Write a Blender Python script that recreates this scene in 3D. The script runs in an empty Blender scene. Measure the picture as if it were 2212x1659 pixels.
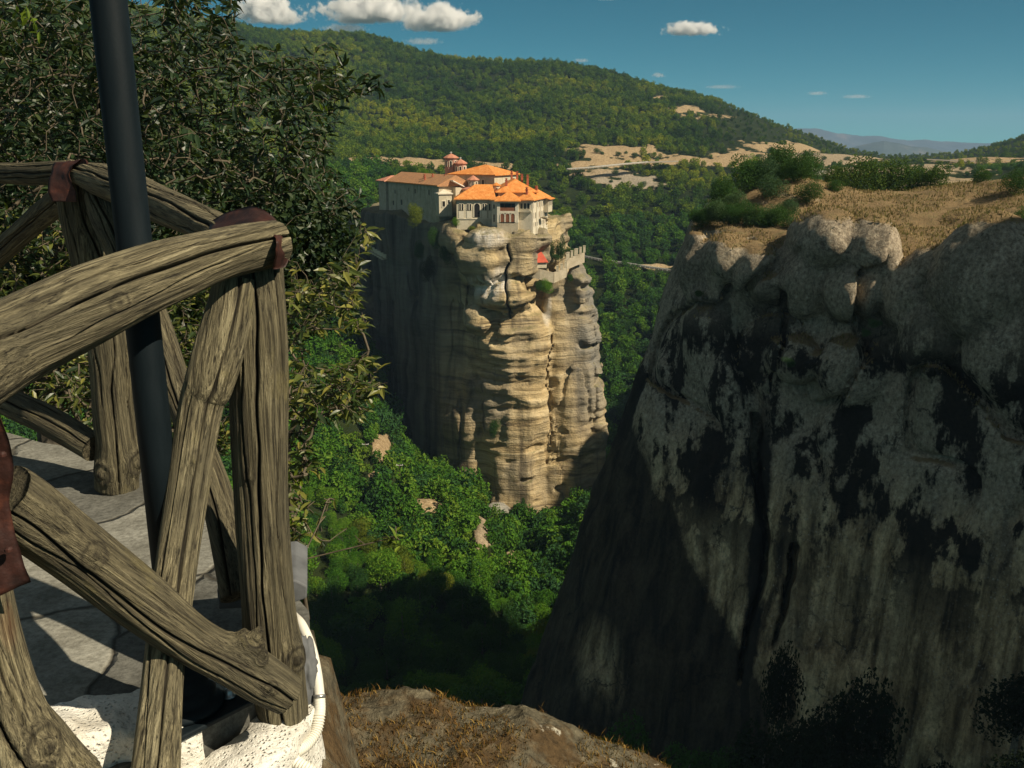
import bpy, math
import numpy as np
from mathutils import Vector, Matrix
rng = np.random.default_rng(11)
SC = bpy.context.scene
COL = SC.collection
# ------------------------------------------------------------------ camera frame used while authoring
FPX, PIT = 2090.0, math.radians(14.0)
SP, CP = math.sin(PIT), math.cos(PIT)

def rat(px, py):
    u = (px - 1106.0) / FPX
    v = (829.5 - py) / FPX
    d = CP + SP * v
    return u / d, (-SP + CP * v) / d

def at(px, py, Y):
    a, b = rat(px, py)
    return np.array([a * Y, Y, b * Y])

def proj(P):
    P = np.atleast_2d(P)
    dep = P[:, 1] * CP - P[:, 2] * SP
    up = P[:, 1] * SP + P[:, 2] * CP
    return 1106 + FPX * P[:, 0] / dep, 829.5 - FPX * up / dep

# ------------------------------------------------------------------ noise
_r = np.random.default_rng(3)
_perm = _r.permutation(256).astype(np.int32)
_perm = np.concatenate([_perm, _perm, _perm])
_g = _r.normal(size=(256, 3)).astype(np.float32)
_g /= np.linalg.norm(_g, axis=1)[:, None]

def _pn(p):
    i = np.floor(p).astype(np.int32)
    f = (p - i).astype(np.float32)
    i &= 255
    w = f * f * f * (f * (f * 6 - 15) + 10)
    out = 0
    for dx in (0, 1):
        hx = _perm[i[:, 0] + dx]
        wx = w[:, 0] if dx else 1 - w[:, 0]
        for dy in (0, 1):
            hy = _perm[hx + i[:, 1] + dy]
            wy = w[:, 1] if dy else 1 - w[:, 1]
            for dz in (0, 1):
                g = _g[_perm[hy + i[:, 2] + dz] & 255]
                wz = w[:, 2] if dz else 1 - w[:, 2]
                dd = g[:, 0] * (f[:, 0] - dx) + g[:, 1] * (f[:, 1] - dy) + g[:, 2] * (f[:, 2] - dz)
                out = out + wx * wy * wz * dd
    return out * 1.5

def pn(x, y, z=0.0):
    x, y, z = np.broadcast_arrays(np.asarray(x, np.float32), np.asarray(y, np.float32), np.asarray(z, np.float32))
    sh = x.shape
    p = np.stack([x.ravel(), y.ravel(), z.ravel()], 1)
    o = np.empty(len(p), np.float32)
    for k in range(0, len(p), 400000):
        o[k:k + 400000] = _pn(p[k:k + 400000])
    return o.reshape(sh)

def fbm(x, y, z, oct=4, lac=2.03, gain=.5):
    a, s = 1.0, 0
    for k in range(oct):
        s = s + a * pn(x + 17.3 * k, y - 9.1 * k, z + 5.7 * k)
        x, y, z = np.asarray(x) * lac, np.asarray(y) * lac, np.asarray(z) * lac
        a *= gain
    return s

def sstep(a, b, x):
    t = np.clip((x - a) / (b - a), 0, 1)
    return t * t * (3 - 2 * t)

# ------------------------------------------------------------------ objects
def tag(o, label=None, cat=None, group=None, kind=None):
    for k, v in (('label', label), ('category', cat), ('group', group), ('kind', kind)):
        if v: o[k] = v
    return o

def link(o, parent=None):
    COL.objects.link(o)
    if parent is not None: o.parent = parent
    return o

def thing(name, loc, label, cat, group=None, rz=0.0, kind=None):
    o = bpy.data.objects.new(name, None)
    o.empty_display_size = .2
    o.location = [float(c) for c in loc]
    o.rotation_euler = (0, 0, rz)
    link(o)
    return tag(o, label, cat, group, kind)

def mesh_np(name, V, faces, mats, smooth=True, midx=None, attrs=None):
    """V (n,3); faces: list of (m,k) int arrays"""
    me = bpy.data.meshes.new(name)
    V = np.ascontiguousarray(V, np.float32)
    faces = [np.asarray(f, np.int32) for f in faces if len(f)]
    me.vertices.add(len(V)); me.vertices.foreach_set('co', V.ravel())
    nl = sum(f.size for f in faces); npoly = sum(len(f) for f in faces)
    me.loops.add(nl); me.polygons.add(npoly)
    me.loops.foreach_set('vertex_index', np.concatenate([f.ravel() for f in faces]))
    tot = np.concatenate([np.full(len(f), f.shape[1], np.int32) for f in faces])
    st = np.concatenate([[0], np.cumsum(tot)[:-1]]).astype(np.int32)
    me.polygons.foreach_set('loop_start', st)
    me.polygons.foreach_set('loop_total', tot)
    me.polygons.foreach_set('use_smooth', np.full(npoly, smooth, bool))
    if not isinstance(mats, (list, tuple)): mats = [mats]
    for m in mats: me.materials.append(m)
    if midx is not None: me.polygons.foreach_set('material_index', np.asarray(midx, np.int32))
    for k, a in (attrs or {}).items():
        at_ = me.attributes.new(k, 'FLOAT', 'POINT')
        at_.data.foreach_set('value', np.asarray(a, np.float32))
    me.update(calc_edges=True)
    return me

def obj_np(name, V, faces, mats, parent=None, **k):
    return link(bpy.data.objects.new(name, mesh_np(name, V, faces, mats, **k)), parent)

class MB:
    """collects boxes, prisms, tubes; builds them as one mesh object"""
    def __init__(s): s.v, s.f = [], []
    def add(s, V, F):
        n = len(s.v); s.v += [tuple(map(float, p)) for p in V]; s.f += [tuple(n + i for i in f) for f in F]; return s
    def box(s, x0, y0, z0, x1, y1, z1):
        return s.add([(x0,y0,z0),(x1,y0,z0),(x1,y1,z0),(x0,y1,z0),(x0,y0,z1),(x1,y0,z1),(x1,y1,z1),(x0,y1,z1)],
                     [(0,3,2,1),(4,5,6,7),(0,1,5,4),(1,2,6,5),(2,3,7,6),(3,0,4,7)])
    def prism(s, prof, y0, y1):
        """profile in (x,z), counter-clockwise seen from -y, swept from y0 to y1"""
        n = len(prof)
        V = [(x, y0, z) for x, z in prof] + [(x, y1, z) for x, z in prof]
        F = [tuple(range(n)), tuple(range(2*n-1, n-1, -1))] + [(i, i+n, (i+1) % n + n, (i+1) % n) for i in range(n)]
        return s.add(V, F)
    def lathe(s, prof, n=16, c=(0,0,0), ph=0.0):
        V = []
        for r, z in prof:
            for k in range(n):
                t = ph + 2*math.pi*k/n
                V.append((c[0]+r*math.cos(t), c[1]+r*math.sin(t), c[2]+z))
        F = []
        for i in range(len(prof)-1):
            for k in range(n):
                F.append((i*n+k, i*n+(k+1) % n, (i+1)*n+(k+1) % n, (i+1)*n+k))
        F.append(tuple(range(n-1, -1, -1))); F.append(tuple((len(prof)-1)*n+k for k in range(n)))
        return s.add(V, F)
    def tube(s, pts, r, n=8):
        V, F = tube_np(np.array(pts, float), np.broadcast_to(np.asarray(r, float), (len(pts),)), n)
        return s.add(V, [tuple(q) for q in F] + [tuple(range(n-1, -1, -1)), tuple(range((len(pts)-1)*n, len(pts)*n))])
    def build(s, name, mat, parent=None, smooth=False, loc=None, rz=0.0, bevel=0.0):
        me = bpy.data.meshes.new(name); me.from_pydata(s.v, [], s.f); me.materials.append(mat)
        if smooth: me.polygons.foreach_set('use_smooth', np.ones(len(me.polygons), bool))
        me.update()
        o = link(bpy.data.objects.new(name, me), parent)
        if loc is not None: o.location = [float(c) for c in loc]
        o.rotation_euler = (0, 0, rz)
        if bevel:
            b = o.modifiers.new('b', 'BEVEL'); b.width = bevel; b.segments = 2; b.limit_method = 'ANGLE'
        return o

def frames(P):
    T = np.gradient(P, axis=0); T /= np.linalg.norm(T, axis=1)[:, None] + 1e-9
    up = np.array([0, 0, 1.0]) if abs(T[0, 2]) < .9 else np.array([1.0, 0, 0])
    N = np.zeros_like(P); n = np.cross(T[0], up); n /= np.linalg.norm(n)
    for i in range(len(P)):
        n = n - T[i] * n.dot(T[i]); n /= np.linalg.norm(n) + 1e-9; N[i] = n
    return T, N, np.cross(T, N)

def tube_np(P, R, n):
    T, N, B = frames(P)
    t = np.arange(n) * 2 * math.pi / n
    V = P[:, None] + R[:, None, None] * (N[:, None] * np.cos(t)[None, :, None] + B[:, None] * np.sin(t)[None, :, None])
    m = len(P)
    i = np.arange(m - 1)[:, None] * n; k = np.arange(n)[None]; k1 = (k + 1) % n
    F = np.stack([i + k, i + k1, i + n + k1, i + n + k], -1).reshape(-1, 4)
    return V.reshape(-1, 3), F

def spline(pts, n):
    """Catmull-Rom through pts (rows of any width)"""
    P = np.array(pts, float); P = np.vstack([2*P[0]-P[1], P, 2*P[-1]-P[-2]])
    s = np.linspace(0, len(P) - 3 - 1e-6, n); i = s.astype(int); t = (s - i)[:, None]
    a, b, c, d = P[i], P[i+1], P[i+2], P[i+3]
    return .5 * ((2*b) + (c-a)*t + (2*a-5*b+4*c-d)*t*t + (3*b-a-3*c+d)*t**3)

# ------------------------------------------------------------------ implicit surface -> mesh (naive surface nets)
def surface_nets(f, lo, hi, h, band=None):
    """f(x,y,z) base distance on flat arrays; band(x,y,z,d) refined distance evaluated near the surface only"""
    ax = [np.arange(lo[i], hi[i] + h, h, dtype=np.float32) for i in range(3)]
    nx, ny, nz = map(len, ax)
    D = np.empty((nx, ny, nz), np.float32)
    for i in range(nx):
        Y, Z = np.meshgrid(ax[1], ax[2], indexing='ij')
        D[i] = f(np.full_like(Y, ax[0][i]), Y, Z)
    if band is not None:
        m = np.nonzero(np.abs(D) < 7.0)
        D[m] = band(ax[0][m[0]], ax[1][m[1]], ax[2][m[2]], D[m])
    S = D < 0
    cnt = np.zeros((nx-1, ny-1, nz-1), np.uint8)
    for dx in (0, 1):
        for dy in (0, 1):
            for dz in (0, 1):
                cnt += S[dx:nx-1+dx, dy:ny-1+dy, dz:nz-1+dz]
    act = (cnt > 0) & (cnt < 8)
    I = np.array(np.nonzero(act)).T
    idx = np.full(act.shape, -1, np.int32); idx[act] = np.arange(len(I))
    acc = np.zeros((len(I), 3), np.float32); num = np.zeros(len(I), np.float32)
    cor = [(a, b, c) for a in (0, 1) for b in (0, 1) for c in (0, 1)]
    for a in cor:
        for axi in range(3):
            if a[axi]: continue
            b = list(a); b[axi] = 1
            da = D[I[:, 0]+a[0], I[:, 1]+a[1], I[:, 2]+a[2]]; db = D[I[:, 0]+b[0], I[:, 1]+b[1], I[:, 2]+b[2]]
            c = (da < 0) != (db < 0)
            t = np.where(c, da / np.where(c, da - db, 1), 0)
            p = np.zeros((len(I), 3), np.float32) + np.array(a, np.float32); p[:, axi] = t
            acc += p * c[:, None]; num += c
    V = (I + acc / num[:, None]) * h + np.array([ax[0][0], ax[1][0], ax[2][0]])
    Q = []
    for axi in range(3):
        o1, o2 = [k for k in range(3) if k != axi]
        sl0 = [slice(None)]*3; sl1 = [slice(None)]*3
        sl0[axi] = slice(0, -1); sl1[axi] = slice(1, None)
        for o in (o1, o2): sl0[o] = slice(1, -1); sl1[o] = slice(1, -1)
        s0, s1 = S[tuple(sl0)], S[tuple(sl1)]
        E = np.array(np.nonzero(s0 != s1)).T
        inside0 = s0[tuple(E.T)]
        base = E.copy(); base[:, o1] += 1; base[:, o2] += 1
        q = []
        for d1, d2 in ((0, 0), (-1, 0), (-1, -1), (0, -1)):
            c = base.copy(); c[:, o1] += d1; c[:, o2] += d2
            q.append(idx[c[:, 0], c[:, 1], c[:, 2]])
        q = np.stack(q, 1)
        flip = inside0 if axi != 1 else ~inside0
        q[~flip] = q[~flip][:, ::-1]
        Q.append(q)
    return V, np.concatenate(Q)

def smin(a, b, k):
    h = np.clip(.5 + .5*(b-a)/k, 0, 1)
    return b*(1-h) + a*h - k*h*(1-h)

def smax(a, b, k): return -smin(-a, -b, k)

def ell(x, y, z, c, r, rz=0.0, ry=0.0):
    dx, dy, dz = x-c[0], y-c[1], z-c[2]
    if rz:
        co, si = math.cos(rz), math.sin(rz); dx, dy = dx*co+dy*si, -dx*si+dy*co
    if ry:
        co, si = math.cos(ry), math.sin(ry); dx, dz = dx*co+dz*si, -dx*si+dz*co
    return (np.sqrt((dx/r[0])**2 + (dy/r[1])**2 + (dz/r[2])**2) - 1) * min(r)

def poly_sdf(x, y, pts):
    P = np.array(pts, np.float32); n = len(P)
    d = np.full(x.shape, 1e9, np.float32); s = np.ones(x.shape, np.float32)
    for i in range(n):
        a, b = P[i], P[i-1]
        ex, ey = b[0]-a[0], b[1]-a[1]
        wx, wy = x-a[0], y-a[1]
        t = np.clip((wx*ex+wy*ey)/(ex*ex+ey*ey), 0, 1)
        bx, by = wx-ex*t, wy-ey*t
        d = np.minimum(d, bx*bx+by*by)
        c1, c2, c3 = y >= a[1], y < b[1], ex*wy > ey*wx
        fl = (c1 & c2 & c3) | (~c1 & ~c2 & ~c3)
        s = np.where(fl, -s, s)
    return s*np.sqrt(d)

# ------------------------------------------------------------------ materials
class NT:
    def __init__(s, name):
        s.m = bpy.data.materials.new(name); s.m.use_nodes = True
        s.t = s.m.node_tree; s.t.nodes.clear()
        s.out = s.t.nodes.new('ShaderNodeOutputMaterial')
    def n(s, typ, ins=None, **props):
        nd = s.t.nodes.new('ShaderNode' + typ)
        for k, v in props.items(): setattr(nd, k, v)
        for k, v in (ins or {}).items(): s.set(nd.inputs[k], v)
        return nd
    def set(s, sock, v):
        if isinstance(v, bpy.types.NodeSocket): s.t.links.new(v, sock)
        elif isinstance(v, bpy.types.Node): s.t.links.new(v.outputs[0], sock)
        else:
            if isinstance(v, tuple) and len(v) == 3 and sock.type == 'RGBA': v = v + (1,)
            sock.default_value = v
    def pos(s): return s.n('NewGeometry').outputs['Position']
    def objc(s): return s.n('TexCoord').outputs['Object']
    def map(s, vec, scale=(1,1,1), rot=(0,0,0), loc=(0,0,0)):
        return s.n('Mapping', {'Vector': vec, 'Scale': scale, 'Rotation': rot, 'Location': loc}).outputs[0]
    def noise(s, vec, scale=1.0, detail=4.0, rough=.55, dist=0.0):
        return s.n('TexNoise', {'Vector': vec, 'Scale': scale, 'Detail': detail, 'Roughness': rough, 'Distortion': dist}).outputs[0]
    def vor(s, vec, scale=1.0, feature='F1', out=0, rand=1.0):
        return s.n('TexVoronoi', {'Vector': vec, 'Scale': scale, 'Randomness': rand}, feature=feature).outputs[out]
    def ramp(s, fac, stops, interp='LINEAR'):
        nd = s.n('ValToRGB', {'Fac': fac}); cr = nd.color_ramp; cr.interpolation = interp
        while len(cr.elements) < len(stops): cr.elements.new(.5)
        for e, (p, c) in zip(cr.elements, stops):
            e.position = p; c = (c, c, c) if isinstance(c, (int, float)) else c
            e.color = tuple(c) + (1,)
        return nd.outputs[0]
    def mix(s, fac, a, b, blend='MIX'):
        nd = s.n('Mix', data_type='RGBA', blend_type=blend)
        s.set(nd.inputs[0], fac); s.set(nd.inputs[6], a); s.set(nd.inputs[7], b)
        return nd.outputs[2]
    def math(s, op, a, b=0.0, c=0.0, clamp=False):
        nd = s.n('Math', operation=op, use_clamp=clamp)
        s.set(nd.inputs[0], a); s.set(nd.inputs[1], b); s.set(nd.inputs[2], c)
        return nd.outputs[0]
    def attr(s, name): return s.n('Attribute', attribute_name=name).outputs['Fac']
    def sep(s, v): return s.n('SeparateXYZ', {'Vector': v}).outputs
    def bump(s, h, strength=.5, dist=.1, normal=None):
        d = {'Height': h, 'Strength': strength, 'Distance': dist}
        if normal is not None: d['Normal'] = normal
        return s.n('Bump', d).outputs[0]
    def pbsdf(s, col, rough=.8, normal=None, spec=.3, metal=0.0, **kw):
        d = {'Base Color': col, 'Roughness': rough, 'Specular IOR Level': spec, 'Metallic': metal}
        if normal is not None: d['Normal'] = normal
        d.update(kw)
        b = s.n('BsdfPrincipled', d); s.t.links.new(b.outputs[0], s.out.inputs[0]); return s.m
    def blob(s, pos, c, r, soft=.35):
        """1 inside an ellipsoid at c with radii r, fading out"""
        v = s.n('VectorMath', {0: pos, 1: tuple(c)}, operation='SUBTRACT').outputs[0]
        v = s.n('VectorMath', {0: v, 1: tuple(r)}, operation='DIVIDE').outputs[0]
        l = s.n('VectorMath', {0: v}, operation='LENGTH').outputs['Value']
        return s.n('MapRange', {'Value': l, 'From Min': 1.0, 'From Max': 1.0 - soft, 'To Min': 0.0, 'To Max': 1.0}).outputs[0]
# ------------------------------------------------------------------ materials of the place
def m_wood(name, light=1.0, seed=0.0, stain=None):
    k = NT(name); p = k.map(k.objc(), loc=(seed, seed*1.7, seed*.3))
    g1 = k.noise(k.map(p, (95, 95, 3.2)), 1.0, 6, .68, .8)
    g2 = k.noise(k.map(p, (240, 240, 7)), 1.0, 4, .65, .3)
    g3 = k.noise(k.map(p, (14, 14, 3.0)), 1.0, 4, .6)
    c = k.ramp(g1, [(.32, (.035*light, .030*light, .019*light)), (.44, (.125*light, .108*light, .066*light)), (.56, (.245*light, .212*light, .126*light)), (.72, (.47*light, .415*light, .265*light))])
    c = k.mix(k.ramp(g3, [(.38, 0), (.66, .75)]), c, (.105*light, .094*light, .062*light))
    c = k.mix(k.ramp(g2, [(.34, .92), (.47, 0)]), c, (.022, .019, .014))
    cr = k.attr('crack'); c = k.mix(cr, c, (.018, .015, .012))
    mo = k.noise(k.map(p, (9, 9, 5)), 1.0, 5, .7)
    c = k.mix(k.ramp(mo, [(.60, 0), (.70, .45)]), c, (.28*light, .24*light, .10*light))
    if stain: c = k.mix(k.math('MULTIPLY', k.blob(k.pos(), stain[0], stain[1], .7), k.ramp(g1, [(.3, .5), (.6, .95)])), c, (.30, .085, .018))
    h = k.math('ADD', k.math('MULTIPLY', g1, 1.0), k.math('MULTIPLY', g2, .5))
    return k.pbsdf(c, .78, k.bump(h, 1.0, .014), .25)

def m_rust():
    k = NT('rusted_steel'); p = k.objc()
    n = k.noise(p, 22, 6, .65); n2 = k.noise(p, 130, 3, .6)
    c = k.ramp(n, [(.3, (.016, .008, .007)), (.54, (.045, .016, .012)), (.78, (.12, .036, .018))])
    return k.pbsdf(c, .6, k.bump(n2, .35, .003), .35)

def m_pole():
    k = NT('dark_green_paint'); p = k.objc()
    n = k.noise(k.map(p, (30, 30, 6)), 1.0, 4, .6)
    c = k.ramp(n, [(.3, (.004, .008, .011)), (.7, (.008, .014, .018))])
    return k.pbsdf(c, k.math('MULTIPLY_ADD', n, .25, .45), k.bump(k.noise(p, 160, 2), .12, .002), .2)

def m_concrete():
    k = NT('whitewashed_concrete'); p = k.pos()
    n = k.noise(p, 9, 6, .65); n2 = k.noise(p, 85, 4, .7)
    c = k.ramp(n, [(.35, (.55, .52, .45)), (.5, (.74, .72, .65)), (.7, (.84, .82, .76))])
    c = k.mix(k.ramp(n2, [(.28, .8), (.40, 0)]), c, (.22, .20, .16))
    pit = k.vor(k.map(p, (95, 95, 95)), 1.0); c = k.mix(k.math('MULTIPLY', k.ramp(pit, [(.14, .7), (.28, 0)]), k.ramp(k.noise(p, 13, 3), [(.48, 0), (.60, 1)])), c, (.42, .38, .31))
    h = k.math('ADD', k.math('ADD', n, k.math('MULTIPLY', n2, .8)), k.ramp(pit, [(.10, 0), (.34, .8)]))
    return k.pbsdf(c, .9, k.bump(h, .7, .014), .15)

def m_flag():
    k = NT('grey_flagstone'); p = k.pos()
    nz_ = k.n('VectorMath', {0: k.n('TexNoise', {'Vector': p, 'Scale': 5.0, 'Detail': 3.0}).outputs[1], 1: (.13, .13, 0)}, operation='MULTIPLY').outputs[0]
    w = k.n('VectorMath', {0: p, 1: nz_}, operation='ADD').outputs[0]
    pm = k.map(w, (1.9, 1.5, 0))
    e = k.vor(pm, 1.0, 'DISTANCE_TO_EDGE'); cell = k.n('TexVoronoi', {'Vector': pm, 'Scale': 1.0}).outputs['Color']
    n = k.noise(p, 7, 6, .65); n2 = k.noise(k.map(p, (40, 90, 40)), 1, 4, .65)
    c = k.ramp(n, [(.3, (.135, .135, .12)), (.5, (.235, .235, .21)), (.72, (.33, .33, .295))])
    bw = k.n('RGBToBW', {'Color': cell})
    c = k.mix(1.0, c, k.ramp(bw, [(.2, .55), (.8, 1.35)]), 'MULTIPLY')
    c = k.mix(1.0, c, k.ramp(k.noise(p, 60, 5, .75), [(.35, .55), (.6, 1.1)]), 'MULTIPLY')
    c = k.mix(k.math('MULTIPLY', bw, .35), c, (.17, .15, .10))
    c = k.mix(k.ramp(e, [(.004, .8), (.014, 0)]), c, (.045, .04, .03))
    h = k.math('ADD', k.math('MULTIPLY', k.ramp(e, [(.002, 0.0), (.02, 1.0)]), 1.0), k.math('ADD', n, k.math('MULTIPLY', n2, .35)))
    return k.pbsdf(c, .85, k.bump(h, .9, .012), .2)

def m_plain(name, col, rough=.7, spec=.3, nscale=0.0, var=.25, dist=.02, metal=0.0):
    k = NT(name)
    if not nscale: return k.pbsdf(col, rough, None, spec, metal)
    n = k.noise(k.objc(), nscale, 5, .6)
    c = k.ramp(n, [(.3, tuple(v*(1-var) for v in col)), (.7, tuple(min(.95, v*(1+var)) for v in col))])
    return k.pbsdf(c, rough, k.bump(n, .4, dist), spec, metal)

def m_rock_pillar():
    k = NT('layered_sandstone'); p = k.pos()
    big = k.noise(p, .045, 5, .6)
    st = k.noise(k.map(p, (.030, .030, .27)), 1.0, 7, .66, .9)
    ve = k.noise(k.map(p, (.22, .22, .012)), 1.0, 5, .6, .3)
    fi = k.noise(p, .9, 5, .7)
    c = k.ramp(st, [(.32, (.110, .084, .048)), (.42, (.31, .23, .12)), (.52, (.50, .385, .21)), (.66, (.62, .505, .31))])
    c = k.mix(k.ramp(big, [(.42, 0), (.62, .75)]), c, (.24, .215, .165))
    c = k.mix(k.ramp(ve, [(.30, .75), (.46, 0)]), c, (.075, .062, .045))
    c = k.mix(k.ramp(ve, [(.60, 0), (.74, .5)]), c, (.52, .46, .33))
    # weathered grey on the right shoulder and shade painted into the left side
    c = k.mix(k.math('MULTIPLY', k.blob(p, (30, 342, -62), (15, 22, 38), .6), k.ramp(big, [(.3, .45), (.6, 1.0)])), c, (.20, .195, .175))
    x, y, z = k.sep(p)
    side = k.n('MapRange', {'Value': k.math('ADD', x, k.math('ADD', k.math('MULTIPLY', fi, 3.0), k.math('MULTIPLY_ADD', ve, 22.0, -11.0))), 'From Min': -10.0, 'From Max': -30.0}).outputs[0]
    side_shade = k.mix(k.ramp(ve, [(.35, 0), (.6, 1)]), (.030, .029, .027), (.14, .13, .108))
    c = k.mix(k.math('MULTIPLY', side, .93), c, side_shade)
    # white mineral wash below the front boulders
    wz = k.noise(k.map(p, (.35, .35, .05)), 1.0, 5, .7)
    wm = k.math('MULTIPLY', k.blob(p, tuple(at(1062, 608, 333)), (8.5, 10, 9.0), .55), k.ramp(wz, [(.38, 0), (.56, 1)]))
    wm = k.math('MAXIMUM', wm, k.math('MULTIPLY', k.blob(p, tuple(at(1182, 655, 340)), (2.2, 9, 9), .6), .9))
    wm = k.math('MAXIMUM', wm, k.math('MULTIPLY', k.blob(p, tuple(at(1055, 512, 328)), (8, 9, 4.5), .6), k.ramp(wz, [(.35, .1), (.6, .8)])))
    c = k.mix(wm, c, (.78, .75, .70))
    nz = k.n('SeparateXYZ', {'Vector': k.n('NewGeometry').outputs['Normal']}).outputs[2]
    c = k.mix(k.math('MULTIPLY', k.ramp(nz, [(.62, 0), (.85, 1)]), k.ramp(fi, [(.4, .2), (.6, .8)])), c, (.19, .17, .08))
    h = k.math('ADD', k.math('MULTIPLY', st, 2.2), k.math('ADD', k.math('MULTIPLY', fi, .8), k.math('MULTIPLY', ve, .7)))
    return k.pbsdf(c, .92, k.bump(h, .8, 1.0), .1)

CRK = rat(1648, 1000)[0]
def m_rock_fin():
    k = NT('lichened_conglomerate'); p = k.pos()
    big = k.noise(p, .085, 5, .62, .4)
    blk = k.noise(k.map(p, (.15, .15, .095)), 1.0, 10, .70, .0)
    ve = k.noise(k.map(p, (.55, .55, .018)), 1.0, 5, .6, .3)
    fi = k.noise(p, 2.2, 6, .72); li = k.noise(p, 4.5, 4, .75)
    x, y, z = k.sep(p)
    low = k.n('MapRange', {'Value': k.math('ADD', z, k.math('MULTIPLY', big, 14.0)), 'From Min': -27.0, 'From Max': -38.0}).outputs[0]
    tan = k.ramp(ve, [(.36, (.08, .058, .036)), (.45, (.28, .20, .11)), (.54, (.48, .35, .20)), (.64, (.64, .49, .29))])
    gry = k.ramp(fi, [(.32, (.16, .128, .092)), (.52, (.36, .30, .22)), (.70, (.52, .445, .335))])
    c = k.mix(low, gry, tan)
    c = k.mix(k.math('MULTIPLY', k.ramp(big, [(.5, 0), (.7, .6)]), 1.0), c, (.33, .28, .19))
    # fractures and pebbles of the conglomerate
    wv = k.n('VectorMath', {0: p, 1: k.n('VectorMath', {0: k.n('TexNoise', {'Vector': p, 'Scale': .30, 'Detail': 6.0, 'Roughness': .65}).outputs[1], 'Scale': 5.0}, operation='SCALE').outputs[0]}, operation='ADD').outputs[0]
    frac = k.vor(k.map(wv, (.13, .13, .075)), 1.0, 'DISTANCE_TO_EDGE')
    fm = k.math('MULTIPLY', k.ramp(frac, [(.004, .8), (.020, 0)]), k.ramp(k.noise(p, .12, 3, .6), [(.46, 0), (.60, 1)]))
    c = k.mix(fm, c, (.04, .036, .03))
    peb = k.vor(p, 2.1, 'F1'); c = k.mix(k.ramp(peb, [(.10, .5), (.32, 0)]), c, k.ramp(k.noise(p, 3.3, 2), [(.4, (.12, .105, .085)), (.6, (.52, .47, .39))]))
    c = k.mix(1.0, c, k.ramp(k.noise(k.map(p, (2.6, 2.6, 1.5)), 1.0, 7, .70), [(.34, .58), (.50, 1.0), (.66, 1.3)]), 'MULTIPLY')
    # black algae stains
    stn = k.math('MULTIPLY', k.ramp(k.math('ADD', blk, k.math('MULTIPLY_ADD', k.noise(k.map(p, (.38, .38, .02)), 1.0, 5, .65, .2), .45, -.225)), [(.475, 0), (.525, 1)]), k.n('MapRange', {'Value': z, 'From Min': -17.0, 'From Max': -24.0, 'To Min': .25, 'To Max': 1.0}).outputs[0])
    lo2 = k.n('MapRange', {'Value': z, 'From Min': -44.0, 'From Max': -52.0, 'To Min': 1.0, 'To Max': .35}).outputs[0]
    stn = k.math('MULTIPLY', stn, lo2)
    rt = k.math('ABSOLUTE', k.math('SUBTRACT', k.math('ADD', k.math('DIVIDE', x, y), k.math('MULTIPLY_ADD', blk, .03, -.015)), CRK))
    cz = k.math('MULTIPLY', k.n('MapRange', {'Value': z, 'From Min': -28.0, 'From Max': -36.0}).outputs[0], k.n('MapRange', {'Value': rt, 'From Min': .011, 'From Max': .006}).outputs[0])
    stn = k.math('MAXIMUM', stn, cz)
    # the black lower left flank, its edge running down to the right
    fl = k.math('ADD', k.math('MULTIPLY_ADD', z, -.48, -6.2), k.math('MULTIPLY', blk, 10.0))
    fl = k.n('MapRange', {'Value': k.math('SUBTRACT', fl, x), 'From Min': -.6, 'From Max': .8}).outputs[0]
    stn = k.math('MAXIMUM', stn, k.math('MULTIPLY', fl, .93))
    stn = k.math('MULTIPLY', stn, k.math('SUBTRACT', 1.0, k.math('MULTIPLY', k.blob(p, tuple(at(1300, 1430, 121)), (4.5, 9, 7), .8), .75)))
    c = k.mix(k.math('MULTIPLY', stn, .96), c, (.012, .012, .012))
    c = k.mix(k.math('MULTIPLY', k.ramp(li, [(.62, 0), (.72, .55)]), k.n('MapRange', {'Value': z, 'From Min': -30.0, 'From Max': -14.0}).outputs[0]), c, (.46, .47, .42))
    nz = k.n('SeparateXYZ', {'Vector': k.n('NewGeometry').outputs['Normal']}).outputs[2]
    gr = k.ramp(k.math('ADD', nz, k.math('MULTIPLY', big, .35)), [(.90, 0), (1.02, 1)])
    grc = k.ramp(k.noise(p, .5, 6, .7), [(.3, (.11, .09, .045)), (.5, (.23, .16, .085)), (.7, (.20, .165, .08))])
    c = k.mix(gr, c, grc)
    h = k.math('ADD', k.math('MULTIPLY', blk, 1.6), k.math('ADD', k.math('MULTIPLY', fi, .55), k.math('MULTIPLY', li, .22)))
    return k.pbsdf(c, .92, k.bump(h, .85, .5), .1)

def m_terrain():
    k = NT('hillside_ground'); p = k.pos()
    n = k.noise(p, .06, 6, .65); n2 = k.noise(p, .012, 5, .6); n3 = k.noise(p, .6, 5, .7)
    fo = k.ramp(n, [(.3, (.010, .016, .006)), (.55, (.020, .030, .009)), (.75, (.040, .048, .015))])
    so = k.ramp(n3, [(.3, (.18, .125, .068)), (.5, (.35, .255, .145)), (.72, (.50, .39, .24))])
    gy = k.ramp(n3, [(.3, (.20, .20, .18)), (.7, (.36, .35, .31))])
    so = k.mix(k.attr('scree'), so, gy)
    s = k.math('ADD', k.attr('soil'), k.math('MULTIPLY_ADD', k.noise(p, .11, 7, .75), 1.5, -.85))
    c = k.mix(k.ramp(s, [(.4, 0), (.6, 1)]), fo, so)
    h = k.math('ADD', n3, k.math('MULTIPLY', n, 2.0))
    return k.pbsdf(c, .95, k.bump(h, .8, 1.5), .05)

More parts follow.
